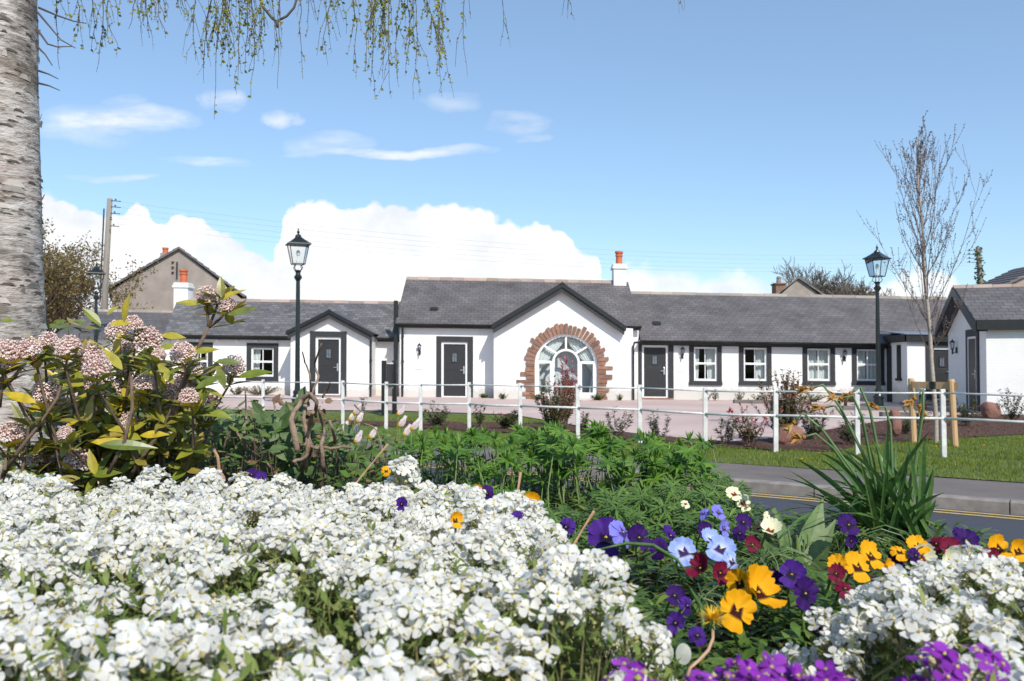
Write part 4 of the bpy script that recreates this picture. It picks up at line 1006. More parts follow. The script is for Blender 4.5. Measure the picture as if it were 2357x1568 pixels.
for k in range(5):
    m=MB(); A=V(pt.x+.4,39.95,wz(463+k*13,40)); B=V(pr_.x-.6,60,wz(577+min(k,3)*9,60)+(.0 if k<4 else -.2)); pts=[]
    for i in range(41):
        t=i/40; p=A.lerp(B,t); p.z-=4*t*(1-t)*1.15; pts.append(p)
    m.tube(pts,.005,4); solo('overhead_wire',m,MT['pole'],loc=A,label=['topmost','second','third','fourth','lowest'][k]+' overhead wire strung between the wooden pole and the ivy covered pole',cat='wire',group='overhead wires')

# ---------------------------------------------------------------- trees
def branch(m,p,d,Ln,r,lev,spread,up,n=4,sides=5,tips=None,ratio=.72,jit=.12,minr=.004):
    pts=[p.copy()]; rad=[r]; seg=5; q=p.copy(); dd=d.normalized()
    for i in range(seg):
        dd=(dd+V(uni(-jit,jit),uni(-jit,jit),uni(-jit,jit)+up*.08)).normalized(); q=q+dd*(Ln/seg); pts.append(q.copy()); rad.append(max(minr,r*(1-.55*(i+1)/seg)))
    m.tube(pts,rad,max(3,sides),cap=False)
    if lev<=0:
        if tips is not None: tips+= pts[2:]
        return
    for k in range(n):
        i=rnd.randint(2,seg); a=uni(0,2*PI); o=dd.orthogonal(); o.rotate(Matrix.Rotation(a,3,dd))
        nd=(dd+o*spread*uni(.6,1.3)+V(0,0,up*.3)).normalized()
        branch(m,pts[i],nd,Ln*ratio*uni(.75,1.15),rad[i]*.65,lev-1,spread,up,n,sides-1,tips,ratio,jit,minr)
def bgtree(name,label,loc,h,crown,leaves,lev=4,r=.25,mb='bare',ml='bgleaf',ls=.12,trunkh=.3,spread=.7,n=4,k=8,minr=.008):
    T=thing(name,label,'tree',loc); base=V(*loc); m=MB(); tips=[]
    th=h*trunkh; m.tube([base-V(0,0,.4),base+V(uni(-.1,.1),0,th)],[r*1.2,r*.9],9)
    part('trunk',m,MT[mb],T,smooth=True); m=MB()
    for i in range(k):
        a=2*PI*i/k+uni(-.3,.3); d=V(math.cos(a)*crown,math.sin(a)*crown,uni(.7,1.3))
        branch(m,base+V(0,0,th*uni(.7,1)),d,h*.3,r*.5,lev-1,spread,.5,n,5,tips,minr=minr)
    branch(m,base+V(0,0,th),V(uni(-.1,.1),0,1),h*.33,r*.7,lev-1,spread,.6,n,5,tips,minr=minr)
    part('branches',m,MT[mb],T)
    if leaves:
        m=MB()
        for i in range(leaves):
            p=rnd.choice(tips)+V(uni(-.3,.3),uni(-.3,.3),uni(-.3,.3))
            m.leaf(p,(uni(-1,1),uni(-1,1),uni(-1,1)),(uni(-1,1),uni(-1,1),uni(-1,1)),ls*uni(.6,1.2),ls*.7,seg=2,cheap=True)
        part('crown',m,MT[ml],T)
    return T
bgtree('tree','bushy brown green tree between the birch trunk and the wooden pole',(wx(100,44),44,0),9.6,.62,20000,lev=4,r=.2,ls=.14,trunkh=.15,k=12)
bgtree('tree','second bushy tree hugging the birch trunk further left behind the outbuilding',(wx(25,47),47,0),9.6,.65,12000,lev=4,r=.2,ls=.14,trunkh=.15,k=9)
bgtree('bare_tree','rounded leafless tree behind the right cottage ridge, left of the street lamp',(wx(1905,82),82,0),10.2,.9,0,lev=5,r=.4,trunkh=.3,n=5,k=8,minr=.025)
bgtree('bare_tree','second leafless tree with spreading crown, close beside the right street lamp',(wx(1968,86),86,0),9.6,.9,0,lev=5,r=.4,trunkh=.3,n=5,k=8,minr=.025)
# young birch held by the stakes
yb=V(wx(2152,14.1),14.1,0)
T=thing('young_birch_tree','slender leafless young birch tied between two timber stakes','tree',yb)
def ybx(z): # trunk leans left
    y_=HY-(z-CZ)*F/14.1
    P_=[(1021,2152),(864,2148),(745,2138),(576,2128),(316,2114),(280,2112)]
    for (a,xa),(b,xb) in zip(P_,P_[1:]):
        if a>=y_>=b: return wx(xa+(xb-xa)*(a-y_)/(a-b),14.1)
    return wx(P_[0][1] if y_>1000 else P_[-1][1],14.1)
m=MB(); zs=[-.2+i*.2 for i in range(27)]
m.tube([(ybx(z)+.012*math.sin(z*4),14.1,z) for z in zs],[.036*(1-z/5.6)**.8+.004 for z in [max(0,q) for q in zs]],8); part('trunk',m,MT['youngbark'],T,smooth=True)
tips=[]
def yshoot(p,d,Ln,r,lev,m):
    pts=[p];q=p.copy();dd=d.normalized(); rad=[r]
    for i in range(9):
        dd=(dd+V(uni(-.07,.07),uni(-.07,.07),.075)).normalized(); q=q+dd*(Ln/9); pts.append(q.copy()); rad.append(max(.0026,r*(1-.85*(i+1)/9)))
    m.tube(pts,rad,4,cap=False); tips.extend(pts[2:])
    if lev>0:
        for k in range(rnd.randint(5,7) if lev>1 else rnd.randint(1,3)):
            i=rnd.randint(1,8); a=uni(0,6.28)
            yshoot(pts[i],(dd+V(math.cos(a)*.6,math.sin(a)*.6,uni(-.1,.5))),Ln*uni(.25,.5),rad[i]*.6,lev-1,m)
starts=[(1.45,-.75,1.25),(1.5,.8,.9),(1.75,-.25,1.9),(1.95,.3,2.2),(2.05,-.55,1.5),(2.2,.55,1.6),(2.4,-.4,1.9),(2.5,.25,2.0),(2.7,.6,1.4),(2.75,-.6,1.3),(2.95,-.3,1.6),(3.1,.35,1.6),(3.3,-.4,1.2),(3.4,.3,1.4),(3.6,-.25,1.1),(3.8,.25,1.1),(4.0,-.2,.8),(4.2,.2,.8),(4.5,-.1,.5),(1.6,.3,1.2),(2.3,-.1,1.6),(3.0,.1,1.5)]
for z,sx,Ln in starts:
    m=MB(); yshoot(V(ybx(z),14.1,z),V(sx*.95,uni(-.5,.5),1.0),Ln*uni(.95,1.15),.0085,2,m); part('branch',m,MT['youngtwig'],T)
m=MB()
for p in tips:
    if rnd.random()<.55: m.leaf(p,(uni(-1,1),uni(-1,1),uni(-.2,1)),(0,-1,.3),.03,.02,seg=2,cheap=True)
part('buds',m,MT['twig'],T,kind='stuff')

# ---------------------------------------------------------------- shrubs along the fence and at the walls
def shrub(name,label,cat,base,h,wd,n,nl,mats,ls=.05,stemr=.006,lean=0,group=None,red=.0,side=3,up=1.0):
    nl=int(nl*1.35); T=thing(name,label,cat,base,0,group); b=V(*base); m=MB(); lf=MB()
    for i in range(n):
        a=uni(0,6.28); rr=uni(0,1)**.6; tip=V(b.x+math.cos(a)*rr*wd/2+lean,b.y+math.sin(a)*rr*wd/2,b.z+h*uni(.65,1.05)*(1-.25*rr*rr)); p0=b+V(uni(-.04,.04),uni(-.04,.04),-.02)
        mid=p0.lerp(tip,.5)+V(uni(-.05,.05),uni(-.05,.05),-.04*h)
        pts=[p0,mid,tip]; m.tube([p0,p0.lerp(mid,.5),mid,mid.lerp(tip,.5)+V(uni(-.02,.02),0,0),tip],[stemr,stemr*.8,stemr*.7,stemr*.5,stemr*.3],4,cap=False)
        for k in range(nl):
            t=uni(.25,1.02); p=p0.lerp(mid,t*2) if t<.5 else mid.lerp(tip,t*2-1)
            d=V(uni(-1,1),uni(-1,1),uni(-.2,1)*up); s=uni(.6,1.2)*ls
            lf.leaf(p,d,V(uni(-.5,.5),uni(-.5,.5),1),s,s*.42,curl=-.15,seg=2,mi=(1 if (rnd.random()<red*(1.6 if t>.75 else .4)) else 0),cheap=True)
    part('stems',m,MT['stem'],T); part('leaves',lf,[MT[q] for q in mats],T)
    return T
def gp(px_,d_): x=wx(px_,d_); return (x,d_,gz(x,d_)+.03)
shrub('photinia_shrub','large photinia bush with red top leaves in front of the arched window','shrub',gp(1275,16.2),1.05,1.05,44,60,('photgreen','photred'),.06,.007,.05,red=.08)
shrub('photinia_shrub','upper red tipped photinia growing close to the arched window','shrub',gp(1300,17.4),1.40,.6,26,44,('photbright','photred'),.085,.008,.03,red=.9)
shrub('photinia_shrub','bronze leaved photinia behind the fence beside the fourth sash window','shrub',gp(1800,14.0),1.2,1.0,54,54,('photgreen','photred'),.065,.009,-.02,red=.15)
shrub('photinia_shrub','low broad leaved reddish shrub right of the last but three fence post','shrub',gp(1725,13.5),.62,.75,20,18,('photgreen','photred'),.085,.008,-.05,red=.45)
def sprig(label,px_,d_,h,wd,n=9,nl=34): return shrub('young_shrub',label,'shrub',gp(px_,d_),h,wd,n,nl,('shrub','photred'),.07,.005,group='young shrubs along the fence',red=.04,up=.6)
sprig('thin upright young shrub left of the red photinia',1105,17.2,.5,.35,7)
sprig('bushy low green shrub in the bed left of the red photinia',1165,16.9,.4,.7,22)
sprig('wispy young shrub with arching shoots between arch window and right cottage door',1420,15.2,.55,.6,10)
sprig('arching young shrub just right of the fence post before the right cottage door',1515,14.4,.52,.5,10)
sprig('small leafy shrub at the right foot of the red photinia',1345,15.9,.35,.35,9)
sprig('open young shrub with small leaves left of the low broad leaved reddish shrub',1668,13.6,.42,.5,9)
sprig('spreading green shrub right of the photinia by the fourth window',1870,14.6,.62,.8,20,40)
sprig('small shrub on the bark bed behind the tree stakes',2120,17.0,.6,.7,16,30)
sprig('green shrub on the bark bed right of the tree stakes',2225,17.5,.6,.8,18,34)
sprig('dark leaved shrub beside the round boulder at the right edge',2325,18.5,.75,.7,16,40)
sprig('low twiggy shrub on the grass between the board and the left fence posts',1010,17.6,.42,.9,20,30)
sprig('twiggy brown shrub near the left end of the white fence',1000,19.3,.55,.25,5,14)
sprig('thin sprig just right of the black notice board',838,20.5,.62,.3,6,20)
sprig('small shrub behind the sixth fence post from the right',1960,13.6,.5,.6,14,34)
sprig('low shrub at right of the upright sandstone slab',2080,15.6,.35,.5,12,30)
lbls=['dry tufted plants under the window of the left cottage','silvery plants at the left foot of the left cottage wall','small green tuft left of the stone arch','round green tuft by the left foot of the arch','green tuft under the arched window','green tuft at the right foot of the arch','tuft beside the downpipe by the right cottage door','little tuft right of the right cottage door','pale upright tuft under the first sash window','pair of stalky tufts between the first two sash windows','low tuft under the second sash window','wide green tuft under the third sash window','leafy tuft under the fourth sash window']
for (px_,d_,h,w_,n_),lb in zip(((600,31.2,.36,1.6,44),(545,31.4,.3,.8,20),(1115,30.7,.15,.5,14),(1158,29.8,.22,.35,12),(1240,29.7,.24,.5,14),(1375,29.7,.24,.7,20),(1425,29.8,.22,.35,10),(1625,30.6,.3,.5,8),(1645,30.5,.42,.3,8),(1700,30.5,.32,.6,9),(1745,30.5,.25,.6,12),(1870,30.3,.32,1.0,24),(1960,30.2,.34,1.1,26)),lbls):
    shrub('wall_plant',lb,'plant',gp(px_,d_),h,w_,n_,22,('shrub','heuchb' if px_<700 else 'weed'),.07,.006,group='small plants along the white walls',red=.4)
# ================================================================ foreground planting
def pl_in(x,y,P): return inpoly(x,y,P)
def edist(x,y,P):
    b=9
    for i in range(len(P)):
        ax_,ay_=P[i]; bx_,by_=P[(i+1)%len(P)]; dx,dy=bx_-ax_,by_-ay_
        t=max(0,min(1,((x-ax_)*dx+(y-ay_)*dy)/(dx*dx+dy*dy))); b=min(b,math.hypot(x-ax_-t*dx,y-ay_-t*dy))
    return b
def petal(m,c,d,nr,Ln,Wd,cup=.15,mi=0):
    d=d.normalized(); nr=(nr-d*nr.dot(d)).normalized(); s=d.cross(nr)
    pr=[(0,.12,0),(.35,.55,.02),(.7,1.0,.3),(.93,.72,.75),(1.02,.25,1)]
    vs=[]
    for t,w,k in pr:
        q=c+d*(Ln*t)+nr*(cup*Ln*(k-.3)); vs+=[q-s*w*Wd/2,q+s*w*Wd/2]
    m.add(vs,[(2*i,2*i+1,2*i+3,2*i+2) for i in range(4)],mi)
def flower4(m,c,nr,r,mi=0,mc=1):
    nr=nr.normalized(); a=nr.orthogonal().normalized(); a.rotate(Matrix.Rotation(uni(0,6.28),3,nr)); cup=uni(-.25,.4)
    for k in range(4):
        d=a.copy(); d.rotate(Matrix.Rotation(k*PI/2+uni(-.15,.15),3,nr)); petal(m,c,d+nr*uni(-.05,.25),nr,r*uni(.9,1.08),r*uni(.85,1.02),cup,mi)
    m.oct(c+nr*.0008,.0016*r/.009,mc)
def truss(seed,nf,r=.0080,dome=.0165,stem=.085):
    global rnd
    old=rnd; rnd=random.Random(seed); m=MB()
    m.tube([(uni(-.008,.008),uni(-.008,.008),-stem),(0,0,-stem*.4),(0,0,-.004)],[.0012,.001,.0009],3,2,cap=False)
    for i in range(nf):
        a=i*2.4+uni(-.4,.4); rr=dome*math.sqrt((i+.3)/nf); h=-rr*rr/dome*.9+uni(-.003,.003)
        c=V(math.cos(a)*rr,math.sin(a)*rr,h); nr=V(math.cos(a)*rr/dome*.9,math.sin(a)*rr/dome*.9,.9)+V(uni(-.4,.4),uni(-.4,.4),0)
        flower4(m,c,nr,r*uni(.85,1.1)); m.tube([c-nr.normalized()*.001,V(0,0,-.016)+c*.2],.0006,3,3,cap=False)
    for i in range(9):
        a=uni(0,6.28); z=uni(-.035,-.002); q=V(math.cos(a)*.009,math.sin(a)*.009,z); m.tube([V(0,0,z-.006),q],.0005,3,3,cap=False); m.oct(q,.0027,3)
    for i in range(3):
        a=uni(0,6.28); m.leaf((0,0,uni(-.07,-.03)),(math.cos(a),math.sin(a),.5),(0,0,1),.014,.005,seg=2,mi=4,cheap=True)
    rnd=old; return m
TM=[MT['petal'],MT['bud'],MT['arabstem'],MT['calyx'],MT['arableaf']]
TP=[MT['purple'],MT['bud'],MT['arabstem'],MT['calyx'],MT['arableaf']]
truss_mb=[truss(s,n) for s,n in ((1,9),(2,10),(3,12),(4,7),(5,12),(6,10),(7,6),(8,11))]
def cushion(name,label,cat,P,ztop,h,mats,spacing,nleaf,seed,gap=.45,extra=(),edge=.085,zb=1.02,big=1.0,group=None):
    global rnd
    rnd=random.Random(seed)
    cx=sum(p[0] for p in P)/len(P); cy=sum(p[1] for p in P)/len(P)
    T=thing(name,label,cat,(cx,cy,.98),0,group)
    def top(x,y): return zb+(ztop-zb)*smooth(-.01,edge,edist(x,y,P))+h*noise.noise(V(x*6,y*6,seed))+.4*h*noise.noise(V(x*19,y*19,seed))
    xs=[p[0] for p in P]; ys=[p[1] for p in P]
    pts=[]; tries=0
    while tries<20000:
        tries+=1; x=uni(min(xs),max(xs)); y=uni(min(ys),max(ys))
        if abs(x)>.62*y+.08 or not pl_in(x,y,P): continue
        # bare leafy gaps, wider towards the camera
        g=noise.noise(V(x*9,y*9,seed+20))-(.2 if -.03<x<.2 else 0); sp=spacing*((1 if g<.02 else 1.35 if g<.14 else 2.4) if y<gap else (1 if g<.12 else 1.15 if g<.28 else 1.4))*(1 if y<gap else .88)
        if any((x-a)**2+(y-b)**2<sp*sp for a,b,_ in pts): continue
        pts.append((x,y,top(x,y)))
    pts=[(x,y,z+uni(-.022,.014)) for x,y,z in pts]+[tuple(e) for e in extra]
    exs=set(tuple(e) for e in extra); pts.sort(key=lambda p:p[1])
    meshes=[t.mesh('flower_head',mats) for t in truss_mb]
    rest=MB()
    for i,(x,y,z) in enumerate(pts):
        M=Matrix.Translation((x,y,z))@Matrix.Rotation(.32+uni(-.35,.35),4,'X')@Matrix.Rotation(.08+uni(-.35,.35),4,'Y')@Matrix.Rotation(uni(0,6.28),4,'Z')@Matrix.Scale(uni(.8,1.2)*big*(1.15 if (x,y,z) in exs else 1),4)
        k=rnd.randrange(8)
        if i<100:
            o=bpy.data.objects.new('flower_head',meshes[k]); COL.objects.link(o); o.parent=T
            o.matrix_local=W[T.name].inverted()@M; W[o.name]=M
        else: rest.merge(truss_mb[k],M)
    if rest.v: part('flower_heads',rest,mats,T,kind='stuff')
    lf=MB(); n=0
    while n<nleaf:
        x=uni(min(xs),max(xs)); y=uni(min(ys),max(ys))
        if abs(x)>.62*y+.1 or not pl_in(x,y,P): continue
        z=top(x,y)-uni(.01,.08)*(1 if rnd.random()<.8 else .5)
        lf.leaf((x,y,z),(uni(-1,1),uni(-1,1),uni(.0,1.2)),(uni(-.3,.3),uni(-.3,.3),1),uni(.010,.021),uni(.0035,.0065),curl=-.2,seg=2,cheap=True); n+=1
        if n%5==0:
            lf.leaf((x,y,z-.03),(uni(-.2,.2),uni(-.2,.2),1),(0,-1,0),uni(.02,.045),.0014,seg=2,cheap=True,mi=1)
    part('foliage',lf,[MT['arableaf'],MT['arabstem']],T)
    # inner mat of old leaves so that no bare ground shows through
    m=MB(); gx_=[min(xs)+i*.04 for i in range(int((max(xs)-min(xs))/.04)+2)]; gy_=[min(ys)+i*.04 for i in range(int((max(ys)-min(ys))/.04)+2)]
    idx={}
    for j,y in enumerate(gy_):
        for i,x in enumerate(gx_):
            if pl_in(x,y,P): idx[(i,j)]=len(m.v); m.v.append((x,y,top(x,y)-.085+uni(-.01,.01)))
    for (i,j),a in idx.items():
        q=[(i,j),(i+1,j),(i+1,j+1),(i,j+1)]
        if all(k in idx for k in q): m.f.append(tuple(idx[k] for k in q)); m.m.append(0)
    part('leaf_mat',m,MT['matgreen'],T)
    return T
MT['matgreen']=pm('old_leaf_mat',(.06,.08,.02),(.1,.11,.035),60,.95,.9,150,.01)
def ex(px_,py_,d_): p=at(px_,py_,d_); return (p.x,p.y,p.z)
P1=[(-1.0,1.47),(-.6,1.42),(-.3,1.41),(-.07,1.40),(.06,1.28),(.11,1.08),(.14,.93),(.162,.8),(.17,.7),(.155,.64),(.12,.605),(.07,.58),(.03,.56),(.025,.42),(-.7,.42),(-1.0,1.0)]
cushion('white_rockcress','broad carpet of white four petalled flowers filling the left foreground','flowering plant',P1,1.143,.022,TM,.0238,19000,3,gap=.84,
  extra=[ex(350,1083,1.45),ex(362,1078,1.44),ex(340,1076,1.46),ex(472,1112,1.4),ex(460,1106,1.4),ex(935,1055,1.3),ex(922,1062,1.3),ex(948,1064,1.3),ex(926,1096,1.32),ex(940,1100,1.32),ex(1040,1120,1.4),ex(1028,1118,1.4),ex(60,1100,1.4),ex(110,1098,1.42),ex(95,1112,1.4)])
P2=[(.27,.88),(.36,.95),(.46,.96),(.56,.96),(.7,.93),(.7,.42),(.24,.42),(.24,.6),(.25,.72),(.235,.8)]
cushion('white_rockcress','smaller mound of white four petalled flowers in the bottom right corner','flowering plant',P2,1.128,.02,TM,.025,3600,8,gap=.75,big=1.0,edge=.1)
P3=[(.215,.8),(.27,.81),(.275,.73),(.24,.66),(.19,.66),(.19,.73)]
cushion('white_rockcress','small tuft of white flowers between the dandelion and the right mound','flowering plant',P3,1.10,.02,TM,.027,500,11,gap=0,edge=.06,zb=1.0)
P4=[(.035,.5),(.035,.545),(.1,.562),(.17,.572),(.215,.57),(.215,.5)]
cushion('purple_aubrieta','vivid purple flowers along the bottom edge below the dandelion','flowering plant',P4,1.134,.012,TP,.0185,700,13,gap=.4,edge=.02,zb=1.10,group='purple aubrieta patches')
P5=[(.245,.5),(.245,.59),(.33,.595),(.345,.5)]
cushion('purple_aubrieta','vivid purple flowers poking through the bottom right white mound','flowering plant',P5,1.138,.014,TP,.027,300,14,gap=0,edge=.03,zb=1.1,group='purple aubrieta patches')
rnd=random.Random(21)

# ---------------------------------------------------------------- pansies
def pansy_mesh(seed,closed=0):
    """five ruffled petals facing +z; u = radius, v = petals with the dark face"""
    global rnd
    old=rnd; rnd=random.Random(seed); m=MB(); R0=.5
    #            angle   length width  face  lift
    for ang,ln,wd,fc,lift in ((62,.56,.62,0,-.03),(118,.56,.62,0,-.035),(8,.5,.5,1,.0),(172,.5,.5,1,.005),(270,.56,.72,1,.03)):
        ang=R(ang+uni(-6,6)); ca,sa=math.cos(ang),math.sin(ang); nr=6; na=10; vs=[];uv=[]; ph=uni(0,6)
        for i in range(nr+1):
            t=i/nr
            for j in range(na+1):
                s=(j/na-.5)*2; half=wd/2*math.sin(min(1,t*1.0+.02)*PI*.5)**.8*(1 if t<.8 else 1)
                r=ln*t*(1-.16*s*s*t)+(.02*math.sin(s*9+ph)*t*t)
                y_=s*half*(1 if t<.9 else .97); z=lift+.10*closed*t*t+(.035*math.sin(s*6+ph)+.02*math.sin(s*11+ph*2))*t*t-.06*t*t*(1 if fc else -1)+.03*abs(s)*t
                vs.append((ca*r-sa*y_,sa*r+ca*y_,z)); uv.append((t,fc))
        m.add(vs,[(i*(na+1)+j,i*(na+1)+j+1,(i+1)*(na+1)+j+1,(i+1)*(na+1)+j) for i in range(nr) for j in range(na)],0,uv)
    rnd=old; return m
pm_base=[pansy_mesh(s,c) for s,c in ((1,.4),(2,1.3),(3,3.2),(4,-1.6))]
PMESH={}
PTEXT={'purple':'bright purple','violet':'very dark violet','blue':'pale blue','yellow':'golden yellow','maroon':'wine red','cream':'creamy white','lilac':'lilac blue'}
stem_mb=MB()
def pansy(px_,py_,w,col,label,yaw=0,pitch=.75,z=None,shape=0,roll=0,d_=None):
    zz=z or 1.065+uni(-.012,.012); d_=d_ or (CZ-zz)*F/(py_-HY); p=at(px_,py_,d_)
    size=max(.016,min(.078,w*d_/F))*1.02
    T=thing('pansy',label,'pansy',(p.x,p.y,min(p.z-.02,zbed(p.x,p.y)+.01)),0,'pansies in the flower bed')
    yaw+=uni(-.45,.45); pitch+=uni(-.2,.4)
    nrm=V(math.sin(yaw)*math.cos(pitch*.9),-math.cos(yaw)*math.cos(pitch*.9),math.sin(pitch*.9))
    q=nrm.to_track_quat('Z','Y').to_matrix().to_4x4()
    key=(shape,col)
    if key not in PMESH: PMESH[key]=pm_base[shape].mesh('petals',[PM[col]],True)
    o=bpy.data.objects.new('petals',PMESH[key]); COL.objects.link(o); o.parent=T
    M=Matrix.Translation(p)@q@Matrix.Rotation(roll,4,'Z')@Matrix.Scale(size,4); o.matrix_local=W[T.name].inverted()@M; W[o.name]=M
    m=MB(); m.oct(p+nrm*size*.04,size*.05); part('eye',m,MT['bud'],T)
    m=MB(); b=V(p.x+uni(-.02,.02),p.y+.02,zbed(p.x,p.y)); m.tube([b,b.lerp(p,.6)+V(uni(-.01,.01),.015,.01),p+V(0,.012,.0),p-nrm*.003],.0018,4)
    for k in range(5): a=uni(0,6.28); m.leaf(b.lerp(p,uni(.2,.75)),(math.cos(a),math.sin(a),.4),(0,0,1),uni(.025,.04),.013,curl=-.2,fold=.1,seg=3)
    part('stalk',m,MT['weed'],T)
PL=[(1302,1212,40,'purple','by the white carpet edge, leftmost of the purple row',-.4,.3,3),
(1394,1236,84,'purple','large one leading the purple row beside the white carpet',-.1,.55,0),(1432,1224,60,'lilac','tucked right behind the large purple one',.5,.4,3),
(1469,1236,52,'violet','second in the dark row right of the large purple one',.3,.4,1),(1541,1232,46,'purple','ending the purple row, left of the pale blue group',.6,.5,1),(1517,1262,46,'violet','low one drooping under the right end of the purple row',.8,.2,3),
(1570,1268,60,'blue','with a dark eye at the left of the pale blue group',-.2,.6,0),(1636,1240,50,'blue','at the top of the pale blue group',.2,.9,1),(1656,1262,62,'blue','with a dark eye at the centre of the pale blue group',.1,.7,0),(1682,1290,44,'blue','smallest and lowest of the pale blue group',.5,.4,3),
(1663,1214,34,'lilac','seen side on just above the pale blue group',1.1,.2,1),(1651,1178,34,'lilac','topmost of the two small lilac ones under the cut leaved foliage',.2,.5,0),(1617,1180,26,'lilac','left of the two small lilac ones under the cut leaved foliage',-.5,.4,3),
(1620,1219,34,'violet','small round one between the cut leaves and the pale blue group',0,.4,0),(1708,1201,38,'violet','right of the lilac ones, below the cream pair',.3,.4,1),(1700,1226,30,'violet','half hidden under the dark one below the cream pair',-.3,.3,3),
(1729,1252,36,'maroon','small dark red one between pale blue group and broad leaves',.5,.5,1),(1610,1306,52,'maroon','pointing left, directly under the pale blue group',-.9,.8,2),(1654,1316,46,'maroon','under the lowest pale blue pansy',.3,.4,1),(1680,1328,36,'maroon','touching the top of the big yellow bloom',.6,.3,3),
(1740,1362,96,'yellow','largest of all, turned away to the right above the dandelion',.7,.75,2),(1700,1340,60,'yellow','upright petal standing behind the big yellow bloom',-.3,.1,1),(1692,1402,84,'yellow','large one with a dark face beside the dandelion',.15,.45,0),
(1779,1335,42,'violet','left and darkest of the trio right of the big yellow bloom',-.4,.3,1),(1818,1320,58,'purple','top of the purple trio right of the big yellow bloom',0,.6,1),(1848,1363,66,'violet','lowest of the trio right of the big yellow bloom',.2,.4,0),
(1550,1368,42,'violet','just right of the white carpet, level with the yellow bloom',-.2,.5,1),(1579,1390,36,'purple','between the white carpet and the dandelion, upper one',.4,.4,3),(1552,1430,42,'purple','against the white carpet, left of the dandelion',-.3,.6,1),(1602,1458,36,'purple','lowest purple one, left under the dandelion flower',.2,.4,3),
(1687,1136,34,'cream','upper one of the cream pair beside the far kerb',-.3,.6,0),(1708,1157,36,'cream','lower one of the cream pair beside the far kerb',.3,.4,1),(1765,1196,36,'cream','upright one with a dark red mark left of the daffodil leaves',.7,.2,0),(1770,1220,46,'cream','flat one seen from above left of the daffodil leaves',.1,1.2,2),(1576,1158,20,'cream','tiny one among the cut leaves',0,.5,3),
(1949,1207,48,'violet','half hidden inside the daffodil leaves',.2,.4,0),(1955,1243,26,'violet','small one at the foot of the daffodil leaves',.2,.3,1),
(1923,1297,42,'yellow','leftmost of the yellow row under the daffodil leaves',-.7,.5,1),(1968,1303,64,'yellow','with a dark face in the yellow row under the daffodil leaves',-.1,.4,0),(1998,1278,62,'yellow','top of the yellow row under the daffodil leaves',.2,.9,1),(2036,1312,44,'yellow','rightmost and lowest of the yellow row under the daffodil leaves',.6,.5,2),
(2060,1284,42,'violet','dark one ending the yellow row under the daffodil leaves',.2,.5,1),(2066,1268,38,'yellow','small one behind the dark bloom right of the yellow row',-.2,.8,3),(2108,1255,46,'yellow','flat one standing above the pale cream petals',.1,1.0,1),(2102,1276,32,'violet','under the flat yellow one above the cream petals',0,.4,3),
(2182,1258,42,'maroon','in the red group behind the right white mound',.4,.5,1),(2150,1250,36,'maroon','left in the red group behind the right white mound',-.4,.5,3),(2218,1243,52,'violet','tall almost black one against the road at the right',0,.5,0),(2204,1226,30,'violet','small one above the almost black one at the road',.4,.4,3),
(2290,1261,56,'yellow','tallest of the yellow group at the right edge',-.1,.5,1),(2335,1267,46,'yellow','nearest to the right edge of the picture',.4,.6,2),(2275,1286,48,'maroon','deep red one left in the yellow group at the right edge',-.3,.5,1),(2316,1298,50,'yellow','with a black face just above the right white mound',.1,.4,0),(2293,1312,34,'maroon','sunk into the top of the right white mound near the edge',.2,.5,3),
(1920,1318,38,'maroon','under the left end of the yellow row',-.2,.5,1),(1940,1352,40,'maroon','above the small white head left of the right mound',.3,.7,3),(1890,1437,36,'violet','between the small white tuft and the right mound',0,.5,1),
(2114,1286,62,'cream','pale translucent one standing behind the right white mound, left one',-.2,.2,2),(2184,1294,66,'cream','pale broad one standing behind the right white mound, right one',.3,.2,2)]
for px_,py_,w,c,t,yw,pt_,sh_ in PL:
    pansy(px_,py_,w,c,PTEXT[c]+' pansy '+t if len((PTEXT[c]+' pansy '+t).split())<=16 else ' '.join((PTEXT[c]+' pansy '+t).split()[:16]),yw,pt_,shape=sh_,roll=uni(-.6,.6))
for px_,py_,w,c,t,z_,d_ in ((1223,1155,38,'yellow','rising over the back edge of the white carpet',None,1.24),(1191,1191,16,'purple','peeping out of the back of the white carpet',None,1.05),(1048,1196,14,'yellow','small one inside the white carpet',None,.97),(926,1159,10,'purple','tiny one inside the left half of the white carpet',None,1.1),
    (1120,1134,34,'violet','behind the white carpet under the lupin leaves',None,1.5),(890,1083,22,'yellow','small one behind the white carpet near the tall white head',None,1.6),(581,1092,32,'violet','behind the white carpet under the woody stems',None,1.7),(603,1100,26,'purple','close behind the white carpet under the woody stems, paler one',None,1.7),(1100,1128,22,'yellow','small one beside the dark pansy behind the white carpet',None,1.5)):
    pansy(px_,py_,w,c,PTEXT[c]+' pansy '+t,uni(-.3,.3),.4,z=1.1,d_=d_,shape=rnd.randrange(4))

